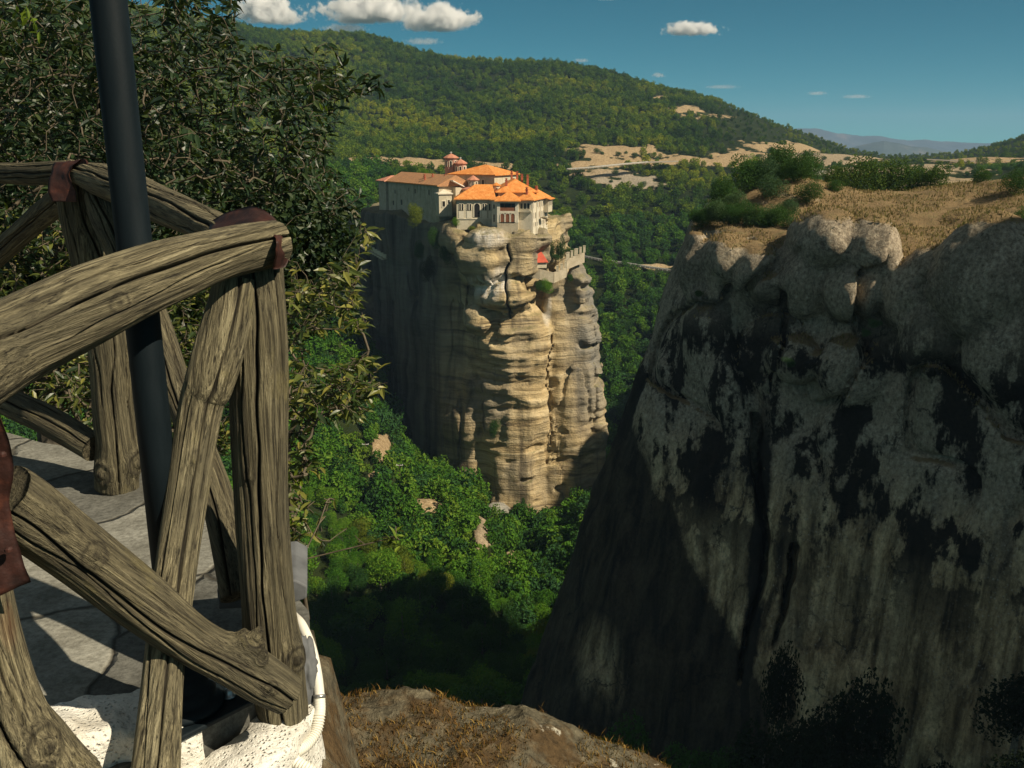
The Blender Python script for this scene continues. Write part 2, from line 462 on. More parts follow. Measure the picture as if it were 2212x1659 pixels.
def m_leaf(name, cols, trans=.35, rough=.5, spec=.3, wo=.5, patch=0.0):
    """foliage: every leaf face island and every plant has its own shade"""
    k = NT(name)
    ri = k.n('NewGeometry').outputs['Random Per Island']; ro = k.n('ObjectInfo').outputs['Random']
    f = k.math('ADD', k.math('MULTIPLY', ri, 1-wo), k.math('MULTIPLY', ro, wo))
    if patch: f = k.math('ADD', k.math('MULTIPLY', f, 1-patch), k.math('MULTIPLY', k.ramp(k.noise(k.pos(), .0065, 5, .6), [(.36, 0), (.62, 1)]), patch))
    st = [(i/(len(cols)-1)*.8+.1, c) for i, c in enumerate(cols)]
    c = k.ramp(f, st)
    b = k.n('BsdfPrincipled', {'Base Color': c, 'Roughness': rough, 'Specular IOR Level': spec})
    t = k.n('BsdfTranslucent', {'Color': k.mix(.5, c, (.20, .30, .03))})
    mx = k.n('MixShader', {0: trans, 1: b, 2: t})
    k.t.links.new(mx.outputs[0], k.out.inputs[0]); return k.m

def m_masonry(name, a, b, scale=.5):
    k = NT(name); p = k.pos()
    n = k.noise(p, scale, 6, .7); n2 = k.noise(k.map(p, (.5, .5, .08)), 1, 4, .6); n3 = k.noise(p, 2.5, 4, .7)
    c = k.mix(k.ramp(n, [(.35, 0), (.65, 1)]), a, b)
    c = k.mix(k.ramp(n2, [(.30, .5), (.45, 0)]), c, tuple(v*.45 for v in a))
    c = k.mix(k.ramp(n3, [(.3, .35), (.45, 0)]), c, tuple(v*.5 for v in a))
    return k.pbsdf(c, .9, k.bump(n3, .5, .15), .1)

def m_tiles(name, cols):
    k = NT(name); p = k.objc(); n = k.noise(k.pos(), .8, 6, .75); n2 = k.noise(k.pos(), 3.0, 3, .7)
    c = k.ramp(k.math('MULTIPLY_ADD', n2, .4, k.math('MULTIPLY', n, .6)), [(.32, cols[0]), (.5, cols[1]), (.66, cols[2])])
    w = k.n('TexWave', {'Vector': p, 'Scale': .9, 'Distortion': .5}, bands_direction='X').outputs[1]
    return k.pbsdf(c, .8, k.bump(k.math('ADD', n2, w), .5, .12), .15)

M = dict(
    wood=m_wood('weathered_log'), wood2=m_wood('weathered_log_pale', 1.25, 3.1), wood5=m_wood('weathered_log_grey', .80, 2.2), wood4=m_wood('weathered_log_stained', 1.15, 4.4, (tuple(at(14, 1365, 1.44)), (.026, .07, .085))), wood3=m_wood('weathered_log_dark', .75, 6.3),
    rust=m_rust(), pole=m_pole(), concrete=m_concrete(), flag=m_flag(),
    slate=m_plain('slate', (.115, .12, .125), .7, .3, 12, .35, .01), pipe=m_plain('white_plastic', (.72, .69, .60), .5, .4, 14, .08, .002),
    steel=m_plain('bolt_steel', (.45, .45, .44), .35, .5, 30, .2, .002, .8),
    pillar=m_rock_pillar(), fin=m_rock_fin(), terrain=m_terrain(),
    bark=m_plain('grey_bark', (.15, .13, .10), .85, .2, 18, .5, .01),
    twig=m_plain('pale_twig', (.11, .09, .062), .75, .25, 25, .4, .004),
    leaf=m_leaf('glossy_leaf', [(.006, .017, .009), (.012, .030, .012), (.024, .046, .016), (.055, .075, .026)], .14, .42, .35, .15),
    leafy=m_leaf('young_leaf', [(.10, .17, .02), (.22, .30, .03)], .4, .4, .4, .2),
    leafb=m_leaf('shrub_leaf', [(.018, .036, .012), (.045, .070, .018), (.12, .14, .030), (.26, .24, .05)], .28, .4, .45, .2),
    crownA=m_leaf('bright_foliage', [(.030, .100, .011), (.056, .165, .015), (.100, .23, .018), (.165, .27, .025)], .30, .6, .1),
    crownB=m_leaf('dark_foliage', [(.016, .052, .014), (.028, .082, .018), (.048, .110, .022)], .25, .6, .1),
    crownC=m_leaf('grey_green_foliage', [(.034, .078, .036), (.056, .112, .048), (.090, .150, .062)], .25, .6, .1),
    crownD=m_leaf('olive_foliage', [(.070, .115, .012), (.120, .165, .016), (.185, .205, .022)], .3, .6, .1),
    crownH=m_leaf('hill_forest', [(.014, .042, .008), (.042, .098, .012), (.135, .20, .014), (.32, .32, .02)], .22, .7, .08, .75, .55),
    crownV=m_leaf('valley_forest_leaf', [(.014, .050, .012), (.032, .085, .030), (.042, .125, .013), (.090, .20, .018), (.17, .235, .028)], .28, .65, .08, .72, .30),
    crownE=m_leaf('scrub_foliage', [(.018, .050, .013), (.036, .085, .016), (.070, .125, .022), (.11, .15, .03)], .25, .6, .1, .2),
    crownS=m_leaf('shade_dark_foliage', [(.006, .011, .007), (.012, .020, .011)], .1, .7, .05),  # near-black leaf colour carries the shade of the silhouetted trees
    wallA=m_masonry('old_stone_masonry', (.40, .34, .24), (.54, .47, .35)), wallC=m_masonry('pale_stone_masonry', (.48, .42, .30), (.60, .54, .41)),
    wallW=m_masonry('cream_render', (.60, .54, .42), (.70, .64, .51)), pinkbrick=m_masonry('pink_brick', (.36, .20, .15), (.46, .28, .21)),
    tile=m_tiles('orange_tile', [(.40, .12, .03), (.66, .245, .06), (.80, .42, .15)]),
    tileold=m_tiles('weathered_tile', [(.26, .15, .085), (.42, .22, .11), (.58, .29, .12)]),
    tilepink=m_tiles('pink_tile', [(.38, .15, .09), (.50, .22, .14), (.58, .30, .2)]),
    whiteroof=m_plain('pale_sheet_roof', (.72, .68, .60), .6, .3, .8, .1, .05),
    tin=m_plain('red_tin', (.50, .10, .06), .45, .4, .8, .2, .05), dark=m_plain('dark_opening', (.018, .016, .015), .4, .4),
    frame=m_plain('cream_frame', (.66, .60, .47), .8, .2, 2.0, .08, .03), timber=m_plain('red_brown_timber', (.20, .075, .035), .7, .3, 3.0, .3, .03),
    chim=m_plain('red_chimney_brick', (.36, .105, .055), .85, .15, 3.0, .3, .05),
    road=m_plain('dusty_road', (.24, .21, .165), .9, .1, .08, .15, .1), asphalt=m_plain('grey_asphalt', (.10, .095, .085), .9, .1, .08, .2, .1), rail=m_plain('galvanised_rail', (.62, .62, .58), .5, .4, .5, .15, .02),
    polewood=m_plain('pole_timber', (.10, .07, .045), .85, .2, 4, .3, .02),
    moss=m_leaf('dry_moss', [(.05, .026, .010), (.11, .055, .016), (.20, .11, .028), (.32, .21, .06)], .25, .7, .1, .1),
    drygrass=m_leaf('dry_grass', [(.14, .105, .05), (.23, .16, .08), (.33, .24, .12)], .3, .7, .1, .1),
)

def m_boulder():
    k = NT('mossy_boulder'); p = k.pos()
    n = k.noise(p, 3.2, 7, .7); n2 = k.noise(p, 22, 5, .7); n3 = k.noise(p, 9, 4, .6)
    c = k.ramp(n2, [(.3, (.050, .045, .032)), (.55, (.12, .105, .07)), (.75, (.22, .195, .13))])
    c = k.mix(k.ramp(n, [(.44, 0), (.54, .85)]), c, k.ramp(n2, [(.3, (.040, .027, .014)), (.7, (.12, .072, .030))]))
    c = k.mix(k.ramp(n3, [(.66, 0), (.70, .9)]), c, (.46, .43, .34))
    return k.pbsdf(c, .92, k.bump(k.math('ADD', k.math('MULTIPLY', n, 2), n2), .9, .03), .1)
M['boulder'] = m_boulder()
# ------------------------------------------------------------------ sun, sky, camera
SUN = np.array([.86, -.50, 0.0]); SUN /= np.linalg.norm(SUN)
ELEV = math.radians(42.0)
SUN = np.array([SUN[0]*math.cos(ELEV), SUN[1]*math.cos(ELEV), math.sin(ELEV)])
sl = bpy.data.lights.new('sun', 'SUN'); sl.energy = 5.0; sl.angle = math.radians(.5); sl.color = (1.0, .87, .66)
so = link(bpy.data.objects.new('sun', sl)); so.rotation_euler = Vector(SUN).to_track_quat('Z', 'Y').to_euler(); so.location = (60, -40, 80)
W = bpy.data.worlds.new('World'); SC.world = W; W.use_nodes = True
wt = W.node_tree; bg = wt.nodes['Background']
sk = wt.nodes.new('ShaderNodeTexSky'); sk.sky_type = 'NISHITA'; sk.sun_disc = False
sk.sun_elevation = ELEV; sk.sun_rotation = math.atan2(SUN[0], SUN[1]); sk.altitude = 7000; sk.air_density = 1.0; sk.dust_density = .15; sk.ozone_density = 4.0
tint = wt.nodes.new('ShaderNodeMix'); tint.data_type = 'RGBA'; tint.blend_type = 'MULTIPLY'; tint.inputs[0].default_value = 1.0
tint.inputs[7].default_value = (.14, .70, .53, 1)
wt.links.new(sk.outputs[0], tint.inputs[6])
# broken cumulus added above the frame, unseen, as neutral fill for the cliff
def wn(t, **k):
    n = wt.nodes.new('ShaderNode' + t)
    for a, b in k.items(): setattr(n, a, b)
    return n
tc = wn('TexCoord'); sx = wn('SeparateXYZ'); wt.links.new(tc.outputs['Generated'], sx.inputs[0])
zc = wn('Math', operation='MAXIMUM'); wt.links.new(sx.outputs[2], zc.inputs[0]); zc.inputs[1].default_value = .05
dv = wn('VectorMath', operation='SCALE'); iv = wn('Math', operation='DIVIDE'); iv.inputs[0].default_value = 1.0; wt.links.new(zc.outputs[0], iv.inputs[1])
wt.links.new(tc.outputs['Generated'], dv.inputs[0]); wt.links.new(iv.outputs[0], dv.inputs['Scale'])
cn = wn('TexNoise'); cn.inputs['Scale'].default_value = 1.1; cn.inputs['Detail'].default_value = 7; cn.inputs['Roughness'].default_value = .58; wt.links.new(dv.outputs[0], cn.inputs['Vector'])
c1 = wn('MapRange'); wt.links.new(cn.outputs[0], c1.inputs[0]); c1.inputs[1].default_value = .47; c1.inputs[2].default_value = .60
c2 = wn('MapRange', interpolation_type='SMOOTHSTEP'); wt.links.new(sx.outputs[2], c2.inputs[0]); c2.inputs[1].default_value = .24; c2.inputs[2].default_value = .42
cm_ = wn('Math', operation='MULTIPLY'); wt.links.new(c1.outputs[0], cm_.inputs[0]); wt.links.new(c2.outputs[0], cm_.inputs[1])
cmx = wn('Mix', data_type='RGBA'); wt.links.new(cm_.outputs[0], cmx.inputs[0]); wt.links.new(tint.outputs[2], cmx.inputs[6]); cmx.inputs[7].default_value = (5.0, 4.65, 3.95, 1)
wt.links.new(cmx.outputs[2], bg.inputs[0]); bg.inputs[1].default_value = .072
cam = bpy.data.cameras.new('camera'); cam.sensor_width = 36; cam.lens = 36*FPX/2212; cam.clip_start = .05; cam.clip_end = 40000
co = link(bpy.data.objects.new('camera', cam)); co.rotation_euler = (math.radians(90) - PIT, 0, 0); SC.camera = co
SC.view_settings.view_transform = 'Standard'; SC.view_settings.look = 'None'; SC.view_settings.exposure = 0.35; SC.view_settings.gamma = 1.0
SC.render.engine = 'CYCLES'
SC.cycles.max_bounces = 8; SC.cycles.diffuse_bounces = 3; SC.cycles.transmission_bounces = 3; SC.cycles.volume_bounces = 7
SC.cycles.use_denoising = True

# ------------------------------------------------------------------ terrain: one sheet, heights from survey points (bearing, range, level)
CTL = [
 # ravine in front of the monastery rock (px, py, range) - canopy tops; ground sits 5 m lower
 (640,900,285),(720,950,300),(560,880,270),(400,880,260),(810,960,310),(900,1100,285),(1040,1150,280),(1060,1110,318),(850,935,345),(960,1010,335),
 (900,1300,222),(1000,1250,240),(1150,1270,262),(1180,1380,232),(800,1450,178),(1000,1480,165),(640,1300,205),(640,1100,245),(500,1100,225),(500,1350,180),
 (1300,1060,335),(1230,1130,305),(1100,1200,290),(1000,1180,270),(760,1180,245),(300,1000,230),(0,950,230),(-400,900,240),
 (1300,1560,122),(1700,1600,106),(2100,1640,100),(2500,1650,98),(800,1620,130),(500,1600,140),(0,1500,150),(-500,1400,160),
 # behind the monastery rock, right
 (1330,960,400),(1400,860,455),(1390,700,540),(1380,600,592),(1440,585,612),(1280,560,618),(1330,500,665),(1300,420,745),(1220,375,790),(1240,352,830),(1120,360,800),
 (1450,450,700),(1500,400,760),(1600,400,720),(1650,355,850),(1500,352,860),(1420,352,850),
 (1200,600,600),(1100,700,540),(1000,800,470),
 # left of the rock
 (780,750,360),(640,800,325),(690,640,420),(650,500,490),(600,430,580),(760,430,560),(840,385,640),(400,430,560),(0,430,560),(-500,430,560),(750,352,760),(900,350,780),(400,360,740),(0,360,740),(-600,350,740),
 # wooded hill
 (1000,300,960),(760,290,960),(1000,250,1080),(700,200,1150),(400,150,1150),(0,100,1200),(-600,80,1200),(1000,180,1270),(1200,220,1150),(1400,260,1050),(1550,300,980),(1700,318,1000),
 (520,55,1480),(700,70,1480),(790,76,1480),(860,95,1470),(950,121,1460),(1100,130,1460),(1180,133,1460),(1250,140,1450),(1310,152,1440),(1370,172,1420),(1440,192,1400),(1520,208,1380),(1600,233,1360),(1700,270,1330),(1800,312,1300),(1850,336,1290),
 (350,20,1480),(0,-30,1480),(-600,-60,1500),
 # saddle and the slopes on the right
 (1800,330,900),(1900,353,820),(1900,375,560),(1800,370,600),(1700,380,600),(2000,356,780),(2100,345,800),(2212,345,800),(2050,365,600),(2160,362,600),(2300,350,700),(2600,340,700),
 (2020,350,1150),(2100,324,1250),(2160,307,1350),(2212,290,1400),(2300,262,1450),(2600,240,1450),(1900,362,1100),(1960,360,1150),
 (1900,580,380),(2100,540,380),(2400,520,380),(1700,640,380),(2000,760,250),(2400,760,250),  # hidden ground behind the cliff, kept low so it casts no shade
 # down to the plain
 (500,310,2200),(1100,330,2200),(1900,420,2200),(2300,390,2200),(-600,310,2200),(500,350,4000),(1100,375,4000),(1900,400,4000),(2600,380,4000),(-600,350,4000),
 (-600,352,12000),(1100,352,12000),(2600,352,12000)]
_c = np.array(CTL, float)
_ab = np.array([rat(a, b) for a, b, _ in CTL])
LK = .55
_q = np.stack([_ab[:, 0], np.log(_c[:, 2]) * LK], 1)
near = [(a, math.log(y) * LK, zz / y) for y, zz in ((95, -86), (60, -84), (30, -80)) for a in (-1.2, -.5, 0, .5, 1.2)]
_q = np.vstack([_q, [(n[0], n[1]) for n in near]]); _v = np.concatenate([_ab[:, 1], [n[2] for n in near]])
_ker = lambda r2: np.sqrt(r2 + .0016)
_A = _ker(((_q[:, None] - _q[None]) ** 2).sum(-1)) + 1e-6*np.eye(len(_q))
_Pm = np.hstack([np.ones((len(_q), 1)), _q])
_K = np.block([[_A, _Pm], [_Pm.T, np.zeros((3, 3))]])
_sol = np.linalg.solve(_K, np.concatenate([_v, np.zeros(3)]))

def zbase(x, y):
    x = np.asarray(x, float).ravel(); y = np.maximum(np.asarray(y, float).ravel(), 20)
    q = np.stack([np.clip(x / y, -1.3, 1.3), np.log(y) * LK], 1)
    out = np.empty(len(q))
    for k in range(0, len(q), 20000):
        s = q[k:k+20000]
        out[k:k+20000] = _ker(((s[:, None] - _q[None]) ** 2).sum(-1)) @ _sol[:len(_q)] + _sol[-3] + s @ _sol[-2:]
    return out * y

# bare ground patches: (px, py, range, half-width px, half-height px, strength, scree)
BARE = [(1320,328,875,115,20,1,0),(1450,345,865,190,9,1,0),(1290,352,840,110,8,.9,0),(880,350,780,150,10,1,0),(1060,357,800,70,6,.9,0),(1365,388,765,80,16,.8,.7),(1310,372,775,70,12,.9,.2),
        (1640,340,900,135,16,1,0),(1560,347,880,90,11,1,0),(1740,316,960,135,14,1,0),(1480,235,1290,45,10,.8,0),(1430,205,1390,40,5,.7,0),(1540,250,1250,60,6,.6,0),
        (1950,362,640,180,13,.85,.35),(2110,342,800,120,7,.9,0),(1800,340,820,120,14,.9,.3),(1760,366,640,30,6,1,1),(2080,385,520,120,10,.7,.2),
        (930,1100,287,50,28,1,0),(1045,1150,285,22,36,1,.3),(865,1085,292,36,12,.9,0),(825,955,315,28,26,.9,0),(812,1012,305,20,12,.8,0),(1105,1195,290,14,20,.9,.2),(1075,1090,318,30,16,1,.9),
        (1410,573,612,45,6,1,0),(1180,1378,232,20,8,.8,.3),(690,445,520,60,12,.6,0),(470,445,560,50,10,.6,0),(1390,572,612,70,3,.7,.3)]

def bare(x, y, z, soft=False):
    px, py = proj(np.stack([x, y, z], 1))
    s = np.zeros(len(px)); g = np.zeros(len(px))
    nr = y < 420
    wob = np.where(nr, pn(x*.12, y*.12, 3.0)*.55 + pn(x*.4, y*.4, 9.0)*.45, pn(x*.05, y*.05, 3.0)*.6 + pn(x*.16, y*.16, 9.0)*.5)
    for a, b, r, w, h, k, sc in BARE:
        d = np.sqrt(((px-a)/w)**2 + ((py-b)/h)**2) + wob
        m = k * (1 - (sstep(.2, 2.4, d) if soft else sstep(.6, 1.3, d))) * (np.abs(np.log(y / r)) < .16)
        s = np.maximum(s, m); g = np.maximum(g, m*sc)
    return s, g

WOOD = 5.0
def zground(x, y):
    x = np.asarray(x, float).ravel(); y = np.asarray(y, float).ravel()
    z = zbase(x, y)
    s, g = bare(x, y, z, True)
    far = sstep(1700, 2400, y)
    z = z - WOOD*(1-s)*(1-far)
    sc = np.clip(y/400, .3, 3)
    z = z + 1.2*sc*fbm(x*.02/np.sqrt(sc), y*.02/np.sqrt(sc), 1.0, 3)*(1-far)*sstep(60, 200, y)
    return z

A_ = np.concatenate([np.linspace(-1.3, -.62, 30), np.linspace(-.6, .6, 380), np.linspace(.62, 1.3, 30)])
Y_ = np.concatenate([np.geomspace(30, 130, 30, endpoint=False), np.geomspace(130, 1700, 420, endpoint=False), np.geomspace(1700, 12500, 40)])
ga, gy = np.meshgrid(A_, Y_)
gx = (ga*gy).ravel(); gy = gy.ravel(); gz = zground(gx, gy); soil, scree = bare(gx, gy, zbase(gx, gy))
n0, n1 = len(Y_), len(A_)
ii = (np.arange(n0-1)[:, None]*n1 + np.arange(n1-1)[None]).ravel()
GV = np.stack([gx, gy, gz], 1); GF = np.stack([ii, ii+1, ii+n1+1, ii+n1], 1)
# outer ring so that the sheet runs on behind and beside the camera
ring = np.array([(-16250, 12500, -300), (-12500, -12500, -300), (12500, -12500, -300), (16250, 12500, -300)], float)
e = len(GV); GV = np.vstack([GV, [(-39, -20, -90), (39, -20, -90), (-12500, -12500, -300), (12500, -12500, -300)]])
rf = [(e, e+1, n1-1, 0)]
rf += [(e, 0, (n0-1)*n1, e+2), (e+1, e+3, (n0-1)*n1+n1-1, n1-1), (e, e+2, e+3, e+1)]
soil = np.concatenate([soil, np.zeros(4)]); scree = np.concatenate([scree, np.zeros(4)])
terrain = obj_np('terrain', GV, [GF, np.array(rf)], M['terrain'], attrs={'soil': soil, 'scree': scree})
tag(terrain, 'valley floor and wooded hillsides around the rock pillars', 'terrain', kind='structure')

# far mountains
def mountains(name, Y, tops, base, col, label, seed, thick=1800):
    xs = np.linspace(tops[0][0], tops[-1][0], 260)
    t = np.interp(xs, [a for a, _ in tops], [b for _, b in tops])
    P = np.array([at(a, b, Y) for a, b in zip(xs, t)])
    vs = np.linspace(-1, 1, 41); V = []
    for v in vs:
        h = (1 - abs(v))**1.2
        q = P.copy(); q[:, 1] += v*thick; q[:, 0] *= q[:, 1]/Y
        q[:, 2] = base + (P[:, 2]-base)*h
        q[:, 2] += 26*h*fbm(q[:, 0]*.0021, q[:, 1]*.0021, seed, 5)
        V.append(q)
    n = len(xs); i = (np.arange(40)[:, None]*n + np.arange(n-1)[None]).ravel()
    k = NT(name + '_rock'); p = k.pos()
    c = k.ramp(k.noise(p, .0035, 6, .7), [(.35, tuple(.5*v for v in col)), (.55, col), (.7, (.16, .13, .12))])
    return tag(obj_np(name, np.vstack(V), [np.stack([i, i+1, i+n+1, i+n], 1)], k.pbsdf(c, .95, None, .05)), label, 'mountains', kind='structure')
mountains('mountains', 9800, [(1500,335),(1660,296),(1720,276),(1760,278),(1810,288),(1860,294),(1910,297),(1960,301),(2000,300),(2060,305),(2100,309),(2180,312),(2300,320),(2500,330)], -330, (.055, .065, .085), 'pale blue distant mountain chain beyond the saddle', 2.0, 1500)
mountains('mountains', 6600, [(1740,345),(1830,322),(1880,310),(1910,304),(1950,310),(2000,318),(2040,326),(2100,336),(2250,346)], -320, (.06, .075, .075), 'darker low blue hill in front of the distant mountain chain', 5.0, 900)

# ------------------------------------------------------------------ monastery rock
def pil_base(x, y, z):
    x1, y1 = x[:, :1].copy(), y[:, :1].copy()
    z1 = z[:1, :]
    zi = z1[0]
    L = poly_sdf(x1, y1, [(-60, 402), (-55, 386), (-29, 350), (-15, 341), (2, 345), (14, 354), (22, 385), (-8, 416), (-44, 416)]) - np.interp(zi, [-150, -110, -60, -28], [3.5, 1.5, .8, 1.2])[None]
    L = smax(L, z + 26.5, 1.5)
    cx = np.interp(zi, [-130, -110, -88, -65, -52, -38], [1, 1.5, 1.5, -.5, -8, -9])[None]
    r = np.interp(zi, [-150, -125, -110, -88, -68, -60, -50, -44, -38, -33], [16, 13.5, 13, 14.5, 15.5, 13.5, 10, 10.5, 9.5, 8.5])[None]
    N = np.hypot((x1-cx)/1.02, (y1-345)/.85)*.85 - r*.85
    N = smax(N, z + 34.5, 2.5)
    r2 = np.interp(zi, [-150, -110, -88, -70, -60, -52, -46], [17, 15.5, 15, 13.3, 11.0, 9.0, 7.5])[None]
    R = np.hypot((x1-19.5), (y1-353)/1.0) - r2
    R = smax(R, z + 46 + .12*(x1-19.5), 2.5)
    d = smin(L, N, 2.0); d = smin(d, R, .7)
    E = lambda px, py, Y, rr: ell(x, y, z, at(px, py, Y), rr)
    for e in (E(1058, 512, 333, (7.2, 7, 4.6)), E(1040, 560, 335, (9.6, 9, 5.6)), E(1068, 590, 336, (8.2, 8, 4.2)), E(1120, 528, 336, (4.5, 6, 6.2)), E(1128, 572, 339, (5.2, 6, 5.4)),
              E(1163, 522, 343, (3.6, 6, 5.2)), E(1163, 550, 349, (3.6, 6, 4.5)), E(1095, 640, 335, (10, 8, 7)), E(1030, 690, 338, (9, 9, 6)),
              E(1245, 620, 350, (4.6, 8, 7.5)), E(985, 520, 340, (5, 6, 6))):
        d = smin(d, e, .9)
    # plinth of rock under the buildings
    d = smin(d, smax(poly_sdf(x1, y1, [(-19, 339), (-7, 335), (-5, 330), (2, 329), (7.5, 331), (12.5, 350), (10, 368), (-20, 362)]) + 0*z, np.abs(z+38)-7.2, 1.5), 1.5)
    d = smax(d, -ell(x, y, z, at(947, 640, 335), (7.5, 11, 23)), 3.0)
    return d

def pil_band(x, y, z, d):
    w = 3.0*pn(x*.03, y*.03, z*.03)
    lit = sstep(-24, -8, x)
    hi = sstep(-122, -96, z)
    st = pn(x*.030+5, y*.030, (z+w*1.4)*.135)
    st2 = pn(x*.05, y*.05+3, (z+w)*.42)
    st3 = pn(x*.09, y*.09+3, (z+w)*1.0)
    fl = pn(x*.13, y*.13, z*.014)
    am = .55+.9*np.clip(pn(x*.04, y*.04, z*.035)+.5, 0, 1)
    d = d + lit*hi*am*(1.7*np.abs(st)-.45 + .95*st2 + .55*st3) + (1.5-.2*lit)*fl
    d = d + (1-lit)*(2.8*pn(x*.06, y*.06, z*.022) + 1.2*pn(x*.11, y*.11, z*.09)) + 1.3*fbm(x*.045, y*.045, z*.045, 3) + .35*pn(x*.4, y*.4, z*.3)
    d = d + .8*pn(x*.22, y*.22, z*.05)*lit + lit*1.3*sstep(.30, .50, pn(x*.11, y*.11, z*.19))
    cr = np.abs(pn(x*.085+40, y*.085, z*.012))
    d = d + 1.5*(1-sstep(0, .07, cr))*sstep(-30, -50, z)
    for px, w_, z0, z1, dep in ((1099, .38, -33, -60, 4.0), (1186, .30, -66, -108, 1.6)):
        a = rat(px, 800)[0] + .0025*np.sin(z*.17) + .0045*pn(z*.22, 2.0, px*1.0)
        sl_ = np.maximum(np.maximum(np.abs(x-a*y)-w_, -(d+dep)), np.maximum(z-z0, z1-z)*.5)
        d = smax(d, -sl_, .6)
    return d

PV, PQ = surface_nets(pil_base, (-70, 316, -150), (46, 424, -20), .6, pil_band)
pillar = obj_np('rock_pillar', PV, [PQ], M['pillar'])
tag(pillar, 'tall layered sandstone rock pillar that carries the monastery', 'rock', kind='structure')

# ------------------------------------------------------------------ cliff on the right
FT = [(23.5, 133), (27, 125), (45, 108), (64, 85), (90, 58), (91, 58), (91, 176), (74, 184), (58, 170), (45, 160), (28, 149)]  # unseen back edge extended so its shadow reaches the ravine
FB = [(2.5, 133), (8, 119), (38, 98), (60, 76), (90, 48), (91, 48), (91, 184), (75, 196), (58, 184), (35, 176), (8, 154)]
def Yf(px, py):
    Y = 128 - 27.4*(px-1480)/732
    for _ in range(3):
        z = rat(px, py)[1]*Y
        Y = 128 - 27.4*(px-1480)/732 - .14*max(0, -12-z)
    return Y
FE = [(1790,520,1.0,(4.6,5.5,3.9)),(1884,545,.6,(3.3,4.4,4.4)),(1732,605,.4,(3.1,4.2,5.0)),(1848,628,.2,(3.6,4.2,3.8)),(1640,590,.6,(3.6,5,4.4)),(2125,610,.2,(5.6,6,6.8)),(2012,580,.8,(2.8,3.7,3.0)),(1570,560,1.2,(3.4,5,3.6)),
      (2015,725,.3,(3.8,4,5.2)),(1958,645,.6,(3.0,4,4.2)),(1715,775,.2,(3.6,4.6,3.4)),(1860,810,1.0,(5,4,5)),(1545,700,1.2,(4,5,9)),(1505,570,2.2,(2.6,4,4.6)),(2180,760,.5,(4.5,4,6)),(2100,900,1.5,(5,4,8)),
      (1590,850,1.5,(4,4,7)),(1760,960,1.5,(4.5,4,8)),(1930,1000,1.8,(5,4,9)),(1520,1000,1.5,(3.6,4,8)),(1430,930,2.2,(3.5,5,9)),(1600,1150,2.2,(4,4,12)),(1780,1250,2.4,(5,4,14)),(2050,1250,2.4,(6,4,15))]
FE = [(at(a, b, Yf(a, b)+dy-(2.4 if r[2] < 7.5 else .6)), r) for a, b, dy, r in FE]
def fin_base(x, y, z):
    x1, y1 = x[:, :1].copy(), y[:, :1].copy(); zi = z[:1, :]
    t = np.clip((-12 - zi)/68.0, -.15, 1.5)
    d = poly_sdf(x1, y1, FT)*(1-t) + poly_sdf(x1, y1, FB)*t
    zt = -11.2 + .075*np.clip(y1 + .75*x1 - 142, 0, 42) + 3.6*np.exp(-((x1-72)/13)**2-((y1-134)/16)**2) + 3.4*np.exp(-((x1-41)/11)**2-((y1-145)/9)**2) + .9*pn(x1*.08, y1*.08, 2.0)
    d = smax(d, z - zt, 2.0)
    for c, r in FE: d = smin(d, ell(x, y, z, c, r), .35 if r[2] < 7.5 else 1.6)
    return d
def fin_band(x, y, z, d):
    up = sstep(-48, -30, z)
    n1 = np.abs(pn(x*.10, y*.10, z*.075))
    d = d + .8*fbm(x*.1, y*.1, z*.08, 4) + up*1.6*(1-sstep(0, .10, n1))*sstep(-11, -14, z) + (1-up)*.8*pn(x*.32, y*.32, z*.02)
    d = d + .22*pn(x*.8, y*.8, z*.7)
    # deep dark joint running down the face
    for px, wpx, z0, z1, dep in ((1647, .60, -33, -66, 5.0), (1708, .55, -47, -60, 3.0), (1655, .35, -17, -30, 1.4)):
        a = rat(px, 1000)[0] + .010*np.sin(z*.22) + .006*pn(z*.35, 1.0, px*1.0)
        sl_ = np.maximum(np.abs(x - a*y) - wpx*(.6+.7*sstep(z1, z0, z)), -(d + dep))
        sl_ = np.maximum(sl_, np.maximum(z - z0, z1 - z))
        d = smax(d, -sl_, .35)
    return d
RV, RQ = surface_nets(fin_base, (-14, 44, -104), (93, 206, 2), .5, fin_band)
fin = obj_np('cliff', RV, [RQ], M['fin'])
tag(fin, 'massive shaded cliff with rounded boulders and dry grass on top', 'rock', kind='structure')
# ------------------------------------------------------------------ monastery
def fr(P0, P1):
    """local frame of a facade: X from P0 to P1 (left to right), Y inwards"""
    d = np.array(P1[:2]) - np.array(P0[:2]); L = float(np.hypot(*d)); return L, math.atan2(d[1], d[0])

def hip(L, D, h, ov=.7, ridge=None, th=.35, rx=None):
    """hip roof over 0..L x 0..D, eaves at z=0; ridge = (x0, x1) at mid depth, or (y0, y1) if rx"""
    m = MB(); a0, a1, b0, b1 = -ov, L+ov, -ov, D+ov
    if rx is None:
        r0, r1 = ridge or ((L/2, L/2) if L < D else (D/2, L-D/2)); R = [(r0, D/2, h), (r1, D/2, h)]
        F = [(4,5,9,8), (5,6,9), (6,7,8,9), (7,4,8)]
    else:
        r0, r1 = rx; R = [(L/2, r0, h), (L/2, r1, h)]
        F = [(4,5,8), (5,6,9,8), (6,7,9), (7,4,8,9)]
    V = [(a0,b0,-th),(a1,b0,-th),(a1,b1,-th),(a0,b1,-th),(a0,b0,0),(a1,b0,0),(a1,b1,0),(a0,b1,0)] + R
    F += [(3,2,1,0),(0,1,5,4),(1,2,6,5),(2,3,7,6),(3,0,4,7)]
    return m.add(V, F)

